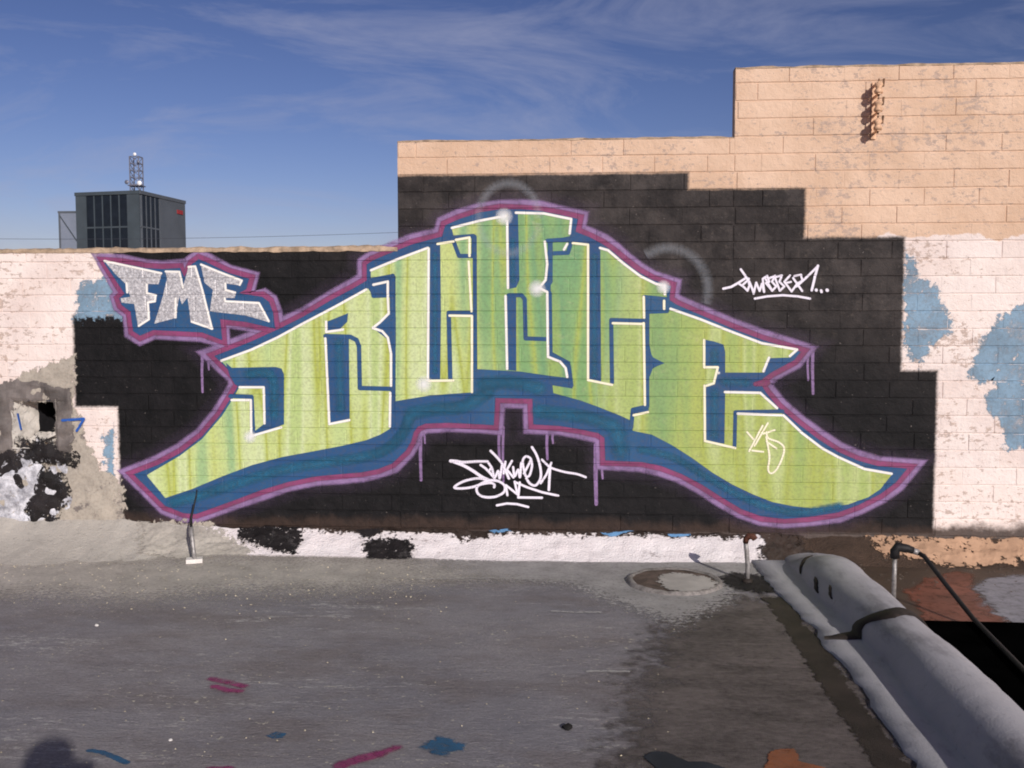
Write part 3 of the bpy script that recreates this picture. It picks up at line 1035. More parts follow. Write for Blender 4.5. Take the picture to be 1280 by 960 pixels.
# ---- roller patches of light blue over the white, both sides
M_SKYB = film_mat('light_blue_roller', lin(124, 152, 174), rag=1.1, ragscale=20, mist=0.6, keep=-0.16, soft=0.16)
for pts in ([(1136, 324), (1140, 330), (1142, 350), (1165, 360), (1172, 380), (1184, 400), (1182, 412), (1170, 424), (1158, 430), (1148, 450), (1140, 440), (1136, 430)], [(1282, 384), (1268, 392), (1252, 402), (1244, 414), (1232, 424), (1226, 446), (1216, 464), (1226, 474), (1243, 472), (1250, 486), (1236, 496), (1240, 512), (1256, 530), (1262, 556), (1330, 556), (1330, 380)],
            [(104, 358), (128, 352), (150, 360), (150, 392), (100, 394), (102, 372)], [(134, 548), (139, 542), (140, 592), (136, 586)]):
    wallfilm('paint_patch', fill(W(pts), 0.075, 0.008), 0.3, M_SKYB, wall, 'light blue roller paint over the white')
# blue felt marks by the opening
M_MARK = film_mat('blue_mark', lin(38, 84, 160), grime=False)
# ------------------------------------------------------------------ cement patch, opening, foot of the wall
def cement_col(t):
    a = t.mix(t.noise(5, 6, 0.65), lin(150, 142, 132), lin(190, 180, 166))
    return t.mix(t.step(t.noise(11, 6, 0.7, off=(3, 1, 2)), 0.56, 0.66, 0, 0.8), a, lin(98, 90, 90))
M_CEM = film_mat('cement_patch', None, rag=0.9, ragscale=20, color=cement_col, rough=0.9, bump=0.8)


def subdivide(tris, pitch):
    out = []
    for tri in tris:
        zs = [p[1] for p in tri]
        for a in slice_poly(list(tri), 1, cuts_between(min(zs), max(zs), 0.0, pitch, (0.0,))):
            xs = [p[0] for p in a]
            for b in slice_poly(a, 0, cuts_between(min(xs), max(xs), 0.0, pitch, (0.0,))):
                for i in range(1, len(b) - 1):
                    out.append((b[0], b[i], b[i + 1]))
    return out


def lump(tris, amount, pitch=0.02, seed=0.0):
    """plaster: thickness that grows inwards from the edge, with trowel lumps"""
    V, Fc, A = [], [], []
    for t in subdivide(tris, pitch):
        n = len(V)
        for p in t:
            h = amount * (0.35 + 0.9 * abs(mnoise.noise(Vector((p[0] * 6, p[1] * 6, seed)))) + 0.5 * mnoise.noise(Vector((p[0] * 17, p[1] * 17, seed + 3))))
            V.append((p[0], D - 0.003 - max(0.0, h) * p[2], p[1]))
            A.append(p[2])
        Fc.append((n, n + 1, n + 2))
    return V, Fc, A


def plaster(name, polys, amount, mat, label, seed, soft=0.03, inner=0.03):
    T = []
    for p in polys:
        T += fill(W(p), soft, inner)
    V, Fc, A = lump(T, amount, 0.022, seed)
    o = mesh_obj(name, V, Fc, mat, wall, smooth=False, attr=A)
    o['label'] = label
    return o


plaster('cement_patch', [[(-60, 482), (0, 484), (20, 478), (34, 468), (62, 456), (91, 448), (91, 512), (98, 522), (104, 545), (114, 566), (122, 584), (140, 598), (152, 606), (154, 655), (262, 655), (268, 668), (268, 690), (-60, 690), (-60, 560), (16, 560), (73, 560), (73, 500), (16, 500), (-60, 520)][:18] + [(-60, 690), (-60, 562), (74, 562), (74, 499), (14, 499), (14, 561), (-60, 561)]],
        0.012, M_CEM, 'grey cement smeared round the opening and down to the roof', 1.0, 0.06, 0.04)
def coat_col(t):
    return t.mix(t.cn(13, 8, 0.75), lin(128, 128, 136), lin(232, 232, 238))
M_COAT = film_mat('aluminium_coat', None, rag=1.7, ragscale=15, color=coat_col, rough=0.5, metal=0.1, bump=0.9)
M_TARF = film_mat('tar_smear', lin(30, 26, 27), rag=1.6, ragscale=42, var=0.6, mist=0.3, rough=0.7, bump=0.9, grime=False)
plaster('silver_coat', [[(-60, 574), (20, 572), (48, 560), (80, 576), (88, 612), (76, 642), (60, 668), (30, 690), (-60, 692)]], 0.022, M_COAT, 'silver roof coating peeling off the foot of the wall', 5.0, 0.08, 0.05)
plaster('tar_smear', [[(26, 556), (60, 552), (96, 572), (92, 580), (60, 576), (34, 574)], [(-40, 566), (16, 562), (30, 578), (34, 606), (26, 612), (10, 596), (-40, 600)], [(50, 586), (74, 592), (86, 608), (86, 622), (70, 640), (62, 664), (44, 672), (40, 650), (36, 628), (48, 612)]],
        0.030, M_TARF, 'black tar showing through the silver coating', 8.0, 0.075, 0.035)
T = []
for pts in ([(80, 525), (107, 523), (98, 538)],):
    T += stroke(W(pts), 2.4 * PX, 0.004)
wallfilm('paint_mark', [tuple((p[0], p[1], p[2], p[3] + 0.016) for p in t) for t in T], 4, M_MARK, wall, 'blue arrow-like mark right of the opening')

# opening with splayed reveals, running back behind the wall
M_REV = plain('reveal_plaster', lin(186, 180, 172), 0.9, var=0.25, scale=12, bump=0.7)
M_DARK = plain('shaded_inside', lin(34, 32, 36), 0.9, var=0.4, scale=9)  # shade inside the closed opening, put into a dark colour
op = empty('wall_opening', (0, 0, 0), wall)
op['label'] = 'small square hole with splayed plaster reveals, dark inside'
fx0, fx1, fz0, fz1 = HX0 - 0.004, HX1 + 0.004, HZ0 - 0.004, HZ1 + 0.004
bx0, bx1, bz0, bz1 = HX0 + 0.085, HX1 - 0.002, HZ0 + 0.085, HZ1 - 0.02
yf, yb = D - 0.006, D + 0.13
def quad(name, pts, mat, amp=0.013):
    n = 8
    a, b, c_, d = (Vector(p) for p in pts)
    V, Fc = [], []
    for i in range(n + 1):
        for j in range(n + 1):
            s, t = i / n, j / n
            p = (a * (1 - s) + b * s) * (1 - t) + (d * (1 - s) + c_ * s) * t
            k = amp * mnoise.noise(p * 23)
            V.append((p.x + k, p.y + k * 0.6, p.z - k))
    for i in range(n):
        for j in range(n):
            q = i * (n + 1) + j
            Fc.append((q, q + 1, q + n + 2, q + n + 1))
    return mesh_obj(name, V, Fc, mat, op)
M_SUR = film_mat('grey_surround', lin(104, 97, 94), rag=1.4, ragscale=26, var=0.4, bump=0.9)
plaster('cement_ring', [[(-2, 484), (22, 474), (50, 480), (88, 486), (90, 505), (74, 501), (72, 499), (40, 500), (17, 499), (15, 530), (16, 562), (-2, 566)], [(72, 502), (90, 500), (92, 540), (90, 566), (74, 566), (73, 540)]],
        0.030, M_SUR, 'dark crumbling cement round the opening', 15.0, 0.03, 0.012)
yf = D - 0.016
quad('reveal', [(fx0, yf, fz0), (bx0, yb, bz0), (bx0, yb, bz1), (fx0, yf, fz1)], M_REV)
quad('reveal', [(fx1, yf, fz0), (bx1, yb, bz0), (bx1, yb, bz1), (fx1, yf, fz1)], M_REV)
quad('reveal', [(fx0, yf, fz1), (fx1, yf, fz1), (bx1, yb, bz1), (bx0, yb, bz1)], M_REV)
quad('sill', [(fx0, yf, fz0), (fx1, yf, fz0), (bx1, yb, bz0), (bx0, yb, bz0)], M_REV, 0.016)
m = MB()
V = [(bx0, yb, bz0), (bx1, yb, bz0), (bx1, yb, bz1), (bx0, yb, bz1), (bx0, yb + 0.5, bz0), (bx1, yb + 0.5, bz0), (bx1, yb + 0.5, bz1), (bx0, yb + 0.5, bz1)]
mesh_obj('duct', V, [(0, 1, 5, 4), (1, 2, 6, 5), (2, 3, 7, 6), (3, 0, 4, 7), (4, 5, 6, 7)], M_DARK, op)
MB().prism((HX0 + 0.13, D + 0.03, HZ0 + 0.035), (HX1 - 0.01, D + 0.05, HZ0 + 0.10), 0.05, 0.022).build('rubble', M_REV, op)
for q in range(7):
    e = R.uniform(0.010, 0.024)
    xx, zz = R.uniform(HX0 + 0.04, HX1 - 0.03), HZ0 + R.uniform(0.02, 0.05)
    MB().prism((xx, D + R.uniform(0.0, 0.04), zz), (xx + e * R.uniform(0.6, 1.4), D + 0.02 + e * 0.4, zz + e * R.uniform(-0.3, 0.9)), e, e * 0.8).build('rubble', M_REV if q % 2 else M_CAP, op)
MB().prism((HX0 + 0.02, D + 0.014, HZ1 - 0.085), (HX0 + 0.035, D + 0.022, HZ1 - 0.19), 0.012, 0.006).build('paint_mark', plain('blue_dab', lin(38, 84, 160), 0.6), op)
MB().prism((HX0 + 0.10, D + 0.004, HZ1 - 0.004), (HX1 - 0.03, D + 0.004, HZ1 + 0.000), 0.010, 0.007).build('paint_mark', plain('blue_dab_edge', lin(54, 84, 136), 0.6), op)

# ------------------------------------------------------------------ sloping fillet where the roof meets the wall
CZ, CO = 0.118, 0.22
XA, XB = on_wall(120, 690)[0], on_wall(320, 690)[0]


def foot_shape(x):
    """height on the wall, reach over the roof and hollowness of the fillet at x"""
    t = min(1.0, max(0.0, (x - XA) / (XB - XA)))
    t = t * t * (3 - 2 * t)
    top = (0.15 + (CZ - 0.15) * t) * (1 + 0.20 * mnoise.noise(Vector((x * 4, 2.0, 0))) + 0.08 * mnoise.noise(Vector((x * 15, 2.0, 0))))
    out = (0.62 + (CO - 0.62) * t) * (1 + 0.10 * mnoise.noise(Vector((x * 3, 2.0, 9))) + 0.05 * mnoise.noise(Vector((x * 12, 2.0, 9))))
    return top, out, 2.3 + (1.3 - 2.3) * t


def foot_z(x, y):
    top, out, pw = foot_shape(x)
    a = min(1.0, max(0.0, (D - 0.008 - y) / out))
    h = 0.014 * math.sin(math.pi * a) * (mnoise.noise(Vector((x * 8, a * 3, 2))) + 0.6 * mnoise.noise(Vector((x * 26, a * 8, 2))))
    return top * (1 - a) ** pw + h - 0.014 * a * a


def foot(name, u0, u1, mat, label):
    """sloping, trowelled fillet between two photo columns"""
    x0, x1 = on_wall(u0, 680)[0], on_wall(u1, 680)[0]
    n = int((x1 - x0) / 0.018)
    prof = [0.0, 0.03, 0.08, 0.15, 0.24, 0.34, 0.46, 0.58, 0.70, 0.82, 0.92, 1.0]
    V, Fc = [], []
    k = len(prof) + 1
    for i in range(n + 1):
        x = x0 + (x1 - x0) * i / n
        top, out, pw = foot_shape(x)
        for a in prof:
            y = D - 0.008 - out * a
            V.append((x, y, foot_z(x, y)))
        V.append((x, D - 0.008 - out * 1.05, -0.02))
    for i in range(n):
        for j in range(k - 1):
            q = i * k + j
            Fc.append((q, q + 1, q + k + 1, q + k))
    o = mesh_obj(name, V, Fc, mat, roof, smooth=True)
    o['label'] = label
    return o


def white_foot():
    t = NT('white_coating')
    c = t.mix(t.noise(9, 6, 0.65), lin(226, 214, 214), lin(250, 244, 244))
    c = t.mix(t.step(t.noise(20, 8, 0.75, stretch=(0.5, 1, 1)), 0.58, 0.66, 0, 0.75), c, lin(160, 148, 146))
    c = t.mix(t.step(t.noise(9, 8, 0.75, stretch=(0.6, 1, 1), off=(5, 5, 5)), 0.66, 0.69, 0, 0.9), c, lin(66, 58, 54))
    t.bump(t.math('ADD', t.noise(30, 6, 0.7, stretch=(0.5, 1, 1)), t.noise(90, 4, 0.6)), 0.9, 0.01)
    return t.done(c, 0.55)
def dirt_foot(name, a, b, d):
    t = NT(name)
    c = t.mix(t.noise(6, 6, 0.65), a, b)
    c = t.mix(t.step(t.noise(40, 6, 0.7), 0.56, 0.68, 0, 0.6), c, d)
    t.bump(t.math('ADD', t.noise(22, 6, 0.7), t.noise(90, 4, 0.6)), 0.8, 0.01)
    return t.done(c, 0.85)
foot('wall_fillet', 250, 962, white_foot(), 'bright white coated fillet along the foot of the wall')
foot('wall_fillet', -140, 250, dirt_foot('sandy_fillet', lin(168, 162, 154), lin(202, 195, 185), lin(140, 133, 125)), 'sandy grey mortar fillet at the left foot of the wall')
foot('wall_fillet', 962, 1390, dirt_foot('brown_fillet', lin(46, 38, 33), lin(86, 68, 56), lin(30, 25, 24)), 'brown dirty fillet at the right foot of the wall')


def on_foot(pts):
    """photo points -> plan position on the fillet slope"""
    out = []
    for u, v in pts:
        d = ray(u, v)
        # plane through (D, CZ) and (D-CO, 0):  z = CZ - (D - y)/CO*CZ
        k = CZ / CO
        t = (CZ - k * D - CAM.z + k * CAM.y) / (d.z - k * d.y)
        p = CAM + d * t
        out.append((p.x, min(p.y, D - 0.012)))
    return out


for pts, lb in (([(300, 662), (330, 657), (372, 662), (376, 676), (370, 688), (345, 687), (318, 678), (300, 672)], 'black tar gap in the left part of the white fillet'), ([(456, 677), (480, 674), (512, 676), (516, 686), (510, 698), (486, 700), (462, 698)], 'black tar gap near the middle of the white fillet'),
                ([(448, 660), (470, 655), (478, 664), (462, 672), (452, 668)], 'small black tar gap high on the white fillet')):
    roof_film('tar_patch', subdivide(fill(on_foot(pts), 0.035, 0.02), 0.02), 3, M_TARF, label=lb, zfun=foot_z)
M_SAND = film_mat('sandy_smear', lin(180, 173, 163), rag=1.3, ragscale=30, bump=0.9)
roof_film('mortar_smear', subdivide(fill(on_foot([(180, 662), (262, 664), (292, 676), (310, 688), (300, 700), (250, 706), (180, 706)]), 0.07, 0.04), 0.02), 2.2, M_SAND, label='sandy mortar smeared over the end of the white fillet', zfun=foot_z)
M_EDGE = film_mat('brown_edge', lin(58, 46, 40), rag=1.5, ragscale=26, var=0.5, bump=0.9)
roof_film('dirt', subdivide(fill(on_foot([(380, 655), (1000, 655), (1000, 664), (900, 667), (840, 664), (760, 668), (700, 664), (640, 667), (580, 672), (555, 664), (520, 662), (470, 664), (380, 662)]), 0.045, 0.02), 0.02), 2.4, M_EDGE, label='brown dirt along the top of the white fillet', zfun=foot_z)
roof_film('dirt', subdivide(fill(on_foot([(944, 664), (990, 660), (1010, 690), (990, 704), (962, 706), (950, 690), (960, 676)]), 0.05, 0.03), 0.02), 2.6, M_EDGE, label='brown dirt at the right end of the white fillet', zfun=foot_z)
M_PEACH = film_mat('peach_peel', lin(186, 150, 122), rag=2.2, ragscale=16, grime=False, bump=0.8)
roof_film('paint_patch', subdivide(fill(on_foot([(1088, 669), (1130, 668), (1190, 671), (1240, 676), (1330, 676), (1330, 700), (1270, 702), (1230, 706), (1180, 702), (1140, 694), (1110, 690)]), 0.05, 0.03), 0.02), 3, M_PEACH, label='peach paint flaking at the right foot of the wall', zfun=foot_z)
M_SKYB2 = film_mat('light_blue_dab', lin(110, 156, 200), rag=0.9, ragscale=30, grime=False)
for pts in ([(752, 661), (770, 660), (790, 668), (770, 671)], [(834, 662), (846, 656), (862, 660), (850, 667)], [(616, 662), (632, 660), (634, 667), (620, 668)]):
    roof_film('paint_mark', subdivide(fill(on_foot(pts), 0.03, 0.01), 0.02), 4, M_SKYB2, label='light blue paint dab on the fillet', zfun=foot_z)

# ------------------------------------------------------------------ coats and stains on the roof
def brown_col(t):
    a = t.mix(t.cn(2.2, 7, 0.7, stretch=(0.6, 1, 1)), lin(70, 62, 61), lin(112, 102, 99))
    a = t.mix(t.step(t.noise(5, 6, 0.7, stretch=(0.4, 1, 1), off=(2, 3, 0)), 0.46, 0.66, 0, 0.8), a, lin(54, 46, 45))
    a = t.mix(t.cn(45, 6, 0.8, stretch=(0.5, 1, 1)), t.mix(0.35, a, lin(40, 34, 33)), t.mix(0.22, a, lin(150, 142, 138)))
    return t.mix(t.step(t.noise(40, 6, 0.75, stretch=(0.15, 1, 1)), 0.66, 0.72, 0, 0.5), a, lin(140, 132, 126))
M_BROWN = film_mat('worn_brown', None, rag=0.8, ragscale=11, soft=0.34, keep=-0.1, color=brown_col, bump=0.7, rough=0.65)
roof_film('worn_patch', fill(G([(872, 762), (935, 752), (985, 760), (1015, 800), (1050, 850), (1112, 958), (1180, 1060), (800, 1060), (812, 950), (818, 880), (838, 835), (850, 795)]), 0.34, 0.10), 0, M_BROWN, label='brown worn patch of roof beside the rounded kerb')
M_TARS = film_mat('tar_seam', lin(46, 39, 35), rag=0.8, ragscale=14, var=0.45, bump=0.9, grime=False)
roof_film('tar_seam', fill(G([(956, 748), (984, 748), (1002, 782), (1030, 806), (1046, 838), (1084, 893), (1134, 960), (1190, 1040), (1150, 1040), (1100, 960), (1056, 896), (1012, 830), (985, 785)]), 0.045, 0.025), 1.2, M_TARS, label='dark tar seam along the rounded kerb')
roof_film('tar_patch', fill(G([(902, 722), (918, 716), (945, 718), (968, 730), (976, 738), (955, 741), (925, 737), (908, 730)]), 0.05, 0.03), 2.2, M_TARF, label='black tar patch round the thin vent pipe')
M_ORNG = film_mat('orange_patch', lin(146, 88, 58), rag=0.7, ragscale=22, mist=0.5)
roof_film('paint_patch', fill(G([(958, 958), (963, 941), (975, 938), (992, 937), (998, 943), (995, 951), (1010, 955), (1036, 962), (1040, 980), (955, 980)]), 0.018, 0.012), 2.2, M_ORNG, label='orange-brown paint patch at the lower edge of the view')
M_NAVY = film_mat('dark_patch', lin(38, 42, 52), rag=0.4, ragscale=10, var=0.3, grime=False)
roof_film('paint_patch', fill(G([(806, 945), (815, 940), (832, 940), (846, 946), (860, 952), (880, 952), (906, 960), (915, 985), (830, 985), (820, 958)]), 0.018, 0.012), 2.2, M_NAVY, label='dark slate patch at the lower edge of the view')
M_TERRA = film_mat('terracotta_coat', lin(118, 70, 54), mist=0.6, soft=0.2, rag=0.9, ragscale=8, var=0.25, grime=False)
M_GREYC = film_mat('pale_grey_coat', lin(138, 138, 146), mist=0.5, soft=0.2, rag=1.0, ragscale=10, var=0.15)
M_DIRT = film_mat('brown_dirt', None, rag=0.7, ragscale=6, bump=0.9, color=lambda t: t.mix(t.noise(9, 6, 0.7), lin(46, 38, 32), lin(92, 74, 60)))
roof_film('dirt', fill(G([(1010, 706), (1400, 706), (1400, 800), (1140, 800), (1090, 760), (1040, 730)]), 0.10, 0.06), 0, M_DIRT, label='brown dirt between the wall and the black shadow sheet')
roof_film('paint_patch', fill(G([(1134, 738), (1160, 722), (1196, 714), (1214, 718), (1216, 738), (1236, 755), (1262, 779), (1160, 779), (1150, 760)]), 0.05, 0.04), 1.2, M_TERRA, label='terracotta coloured coat beside the black pipe')
roof_film('paint_patch', fill(G([(1222, 734), (1240, 722), (1340, 716), (1340, 779), (1272, 779), (1250, 765), (1230, 750)]), 0.08, 0.05), 1.3, M_GREYC, label='pale grey coat at the right edge')
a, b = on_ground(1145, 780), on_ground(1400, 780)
MB().box(a[0] - 0.05, 5.5, -3.5, a[1], -0.03, 0.018).build('shade_sheet', M_SHADE, roof)['label'] = 'pitch black sheet standing in for the shadow right of the rounded kerb'  # thin black sheet laid where the roof is in shadow
# spray dabs and marks
M_PINK, M_CYAN = film_mat('pink_spray', lin(150, 58, 108), mist=0.85, op=0.8, rag=0.5, ragscale=70, soft=0.35), film_mat('blue_dab_spray', lin(38, 90, 126), mist=0.8, op=0.9, rag=0.7, ragscale=60, soft=0.25)
def gstroke(pts, w, f=0.026):
    return stroke(G(pts), w, f)
roof_film('paint_mark', gstroke([(265, 848), (285, 852), (305, 857)], 0.010) + gstroke([(268, 857), (286, 862), (300, 863)], 0.008), 2, M_PINK, label='two short pink spray lines')
roof_film('paint_mark', gstroke([(425, 957), (450, 949), (475, 942)], 0.022, 0.025) + gstroke([(475, 942), (496, 934)], 0.004, 0.03), 2, M_PINK, label='pink spray streak')
roof_film('paint_mark', fill(G([(534, 933), (541, 928), (549, 930), (551, 923), (560, 925), (562, 930), (574, 931), (572, 935), (561, 936), (556, 941), (546, 940), (544, 936)]), 0.035), 2, M_CYAN, label='star-shaped blue spray dab')
roof_film('paint_mark', fill(G([(336, 919), (345, 915), (355, 917), (352, 921), (342, 922)]), 0.012), 2, M_CYAN, label='small blue spray dab')
roof_film('paint_mark', gstroke([(112, 938), (128, 940), (144, 946), (158, 953)], 0.016, 0.008), 2, M_CYAN, label='curved blue spray line')
roof_film('paint_mark', gstroke([(262, 962), (285, 961)], 0.02, 0.02), 2, M_PINK, label='pink spray dab at the lower edge')
M_DUST = film_mat('sandy_dust', lin(206, 198, 188), rag=0.9, ragscale=55, op=0.7, soft=0.35)
roof_film('dust', fill(G([(-80, 708), (120, 706), (280, 704), (480, 704), (520, 716), (430, 726), (300, 724), (180, 735), (60, 728), (-80, 740)]), 0.55, 0.15), 0.5, M_DUST, label='sandy dust below the left foot of the wall')
M_SILV = film_mat('silver_brush', lin(176, 172, 170), rag=1.2, ragscale=40, op=0.8, keep=-0.05, soft=0.25)
roof_film('worn_patch', fill(G([(530, 703), (960, 703), (965, 720), (900, 730), (880, 750), (840, 765), (720, 722), (540, 718)]), 0.25, 0.015), 0.3, M_SILV, label='brushed silver coat along the white fillet')
T = []
for (u, v, l) in ((620, 723, 190), (720, 764, 60), (760, 838, 50)):
    T += gstroke([(u - l / 2, v), (u, v + R.uniform(-1, 1)), (u + l / 2, v)], 0.004, 0.012)
M_SCR = film_mat('white_scuff', lin(190, 186, 182), rag=1.6, ragscale=45, grime=False, op=0.7)
roof_film('scuff', T, 1.6, M_SCR)

# ------------------------------------------------------------------ round drain cover
du, dv = on_ground(843, 727)
drain = empty('roof_drain', (du, dv, 0.0))
tag(drain, 'low round roof drain cover, brown and silver, near the foot of the wall', 'drain')
M_RIM = plain('drain_rim', lin(132, 126, 122), 0.6, var=0.4, scale=30)
M_PLATE = plain('drain_plate', lin(96, 82, 74), 0.7, var=0.4, scale=14, bump=0.6)
rr = 0.245
pts = []
V, Fc = [], []
n = 48
prof = ((rr * 1.06, -0.01), (rr * 1.02, 0.010), (rr * 0.97, 0.016), (rr * 0.90, 0.008))
for i in range(n):
    a = 2 * math.pi * i / n
    for (q, z) in prof:
        q2 = q * (1 + 0.03 * mnoise.noise(Vector((math.cos(a) * 3, math.sin(a) * 3, 1))))
        V.append((q2 * math.cos(a), q2 * math.sin(a) * 1.0, z + 0.004 * mnoise.noise(Vector((math.cos(a) * 6, math.sin(a) * 6, 4)))))
for i in range(n):
    for k in range(3):
        p, q = i * 4 + k, ((i + 1) % n) * 4 + k
        Fc.append((p, q, q + 1, p + 1))
mesh_obj('rim', V, Fc, M_RIM, drain, smooth=True)
V = [(0, 0, 0.009)] + [(rr * 0.93 * math.cos(2 * math.pi * i / n), rr * 0.93 * math.sin(2 * math.pi * i / n), 0.006) for i in range(n)]
mesh_obj('plate', V, [(0, 1 + i, 1 + (i + 1) % n) for i in range(n)], M_PLATE, drain)
T = fill([(0.20 * math.cos(a) * (1 if math.cos(a) > 0 else 0.4) + 0.01, 0.17 * math.sin(a) - 0.05) for a in [2 * math.pi * i / 20 for i in range(20)]], 0.04, 0.02)
V, Fc, A = [], [], []
for t in T:
    k = len(V)
    for p in t:
        V.append((p[0], p[1], 0.0125))
        A.append(p[2])
    Fc.append((k, k + 1, k + 2))
mesh_obj('silver_coat', V, Fc, film_mat('drain_silver', lin(178, 172, 166), rag=1.2, ragscale=26, grime=False), drain, attr=A)

# ------------------------------------------------------------------ rounded kerb covered in grey coating
def kerb_mat():
    t = NT('grey_foam_coating')
    c = t.mix(t.noise(3.0, 5, 0.6), lin(150, 149, 154), lin(180, 178, 182))
    c = t.mix(t.step(t.noise(30, 6, 0.7), 0.60, 0.72, 0, 0.45), c, lin(100, 96, 96))
    c = t.mix(t.step(t.noise(5, 7, 0.7, stretch=(1, 0.4, 1), off=(1, 2, 3)), 0.52, 0.68, 0, 0.5), c, lin(96, 94, 98))
    t.bump(t.math('ADD', t.noise(9, 7, 0.65), t.math('MULTIPLY', t.noise(110, 4, 0.6), 0.3)), 0.45, 0.010)
    return t.done(c, 0.6)
M_KERB = kerb_mat()
kerb = empty('rounded_kerb', (1.335, 4.2, 0))
tag(kerb, 'rounded grey coated roof kerb running from the wall towards the viewer at right', 'kerb')
ko = kerb.location
x_axis_far = 1.86                       # axis position near the wall; it runs square to the wall
def kerb_section(y):
    """half width left base, right base, height, skirt widths"""
    s = (D - y)
    far = max(0.0, 1 - s / 1.35)
    ax = 1.345 + 0.015 * math.sin(y * 2.1) + 0.03 * far
    wl_ = 0.125 + 0.05 * far + 0.010 * mnoise.noise(Vector((y * 2.5, 1, 0)))
    wr = 0.160 + 0.02 * far + 0.008 * mnoise.noise(Vector((y * 2.3, 7, 0)))
    h = 0.142 + 0.014 * mnoise.noise(Vector((y * 1.9, 3, 0))) 
    if s < 0.75:
        q_ = max(0.0, s - 0.08) / 0.67
        h = h * (0.22 + 0.78 * q_ * q_ * (3 - 2 * q_))
    sk = 0.165 + 0.03 * mnoise.noise(Vector((y * 4.0, 11, 0))) + 0.02 * mnoise.noise(Vector((y * 13.0, 11, 0))) + 0.03 * far
    sr = 0.045 + 0.02 * mnoise.noise(Vector((y * 5.0, 15, 0)))
    return ax, wl_, wr, h, sk, sr
V, Fc = [], []
ny, na = 150, 22
ys = [D - 0.10 - (D + 3.2) * (i / ny) ** 1.25 for i in range(ny + 1)]
for y in ys:
    ax, wl_, wr, h, sk, sr = kerb_section(y)
    row = [(ax - wl_ - sk, -0.015), (ax - wl_ - sk + 0.006, 0.010), (ax - wl_ - sk * 0.5, 0.013)]
    for k in range(na + 1):
        a = math.pi * (1 - k / na)
        cxx = math.cos(a)
        px = ax + cxx * (wl_ if cxx < 0 else wr)
        pz = 0.012 + h * max(0.0, math.sin(a)) ** (1.0 if math.cos(a) < 0 else 0.9)
        nn = 0.010 * mnoise.noise(Vector((px * 5, y * 2.4, 2))) + 0.003 * mnoise.noise(Vector((px * 16, y * 12, 5)))
        row.append((px + nn, pz + nn))
    row += [(ax + wr + sr * 0.5, 0.013), (ax + wr + sr, 0.010), (ax + wr + sr + 0.006, -0.015)]
    V += [(px - ko.x, y - ko.y, pz) for px, pz in row]
k = na + 7
for i in range(ny):
    for j in range(k - 1):
        q = i * k + j
        Fc.append((q, q + 1, q + k + 1, q + k))
mesh_obj('coating', V, Fc, M_KERB, kerb, smooth=True)
# tar band across it and a few cracks
def kerb_pt(y, a, lift=0.006):
    ax, wl_, wr, h, sk, sr = kerb_section(y)
    if a > math.pi:                                  # on the flat skirt
        return (ax - wl_ - sk * (a - math.pi) / 0.45, y, 0.014 + lift)
    cxx = math.cos(a)
    return (ax + cxx * ((wl_ if cxx < 0 else wr) + lift), y, 0.012 + (h + lift) * max(0.0, math.sin(a)) ** (1.0 if math.cos(a) < 0 else 0.9))
def kerb_band(name, yc, a0, a1, w, mat, wob, seed, slope=0.0):
    V, Fc = [], []
    n = 30
    for i in range(n + 1):
        t = i / n
        a = math.radians(a0 + (a1 - a0) * t)
        yy = yc + wob * mnoise.noise(Vector((t * 3, seed, 0))) + slope * (t - 0.5)
        hw = w * (0.62 + 0.45 * mnoise.noise(Vector((t * 5, seed, 4))) + 0.35 * mnoise.noise(Vector((t * 17, seed, 8)))) * min(1, 0.25 + 4 * t, 0.25 + 4 * (1 - t))
        for s, lf in ((-1, -0.004), (-0.8, 0.004), (0.8, 0.004), (1, -0.004)):
            p = kerb_pt(yy + s * hw, a, lf + 0.004)
            V.append((p[0] - ko.x, p[1] - ko.y, p[2]))
    for i in range(n):
        for j in range(3):
            q = i * 4 + j
            Fc.append((q, q + 1, q + 5, q + 4))
    return mesh_obj(name, V, Fc, mat, kerb, smooth=True)
ybd = on_ground(1080, 808)[1]
kerb_band('tar_band', ybd + 0.03, 203, 4, 0.080, M_TAR, 0.12, 1.0, -0.04)['label'] = 'dark tar band across the kerb'
for yc, a0, a1, w, sl in ((D - 0.46, 168, 104, 0.030, 0.24), (D - 0.86, 172, 150, 0.055, 0.10), (D - 1.06, 160, 142, 0.035, 0.10)):
    kerb_band('tar_spot', yc, a0, a1, w, M_TAR, 0.02, yc, sl)

# ------------------------------------------------------------------ small things standing about
M_RUST = plain('rusty_steel', lin(84, 52, 40), 0.8, var=0.5, scale=60)
M_GALV = plain('old_galvanised', lin(150, 146, 144), 0.5, 0.4, var=0.35, scale=50)
M_BLKRUB = plain('black_rubber', lin(30, 29, 30), 0.6, var=0.3, scale=40)
px, py = on_ground(934, 727)
vent = empty('vent_pipe', (px, py, 0.0))
tag(vent, 'thin silver vent pipe with a rusty bent top standing in tar', 'pipe')
MB().tube([(0, 0, 0.0), (0.002, 0, 0.08), (-0.006, 0, 0.17), (-0.012, 0, 0.215)], 0.0125, 12).build('pipe', M_GALV, vent, True)
MB().tube([(-0.012, 0, 0.212), (-0.010, -0.006, 0.235), (0.004, -0.016, 0.252), (0.024, -0.022, 0.250), (0.034, -0.024, 0.236)], [0.015, 0.017, 0.018, 0.018, 0.016], 12).build('bent_top', M_RUST, vent, True)
MB().tube([(0, 0, -0.01), (0, 0, 0.012), (0, 0, 0.018)], [0.032, 0.028, 0.014], 14).build('collar', M_TAR, vent, True)

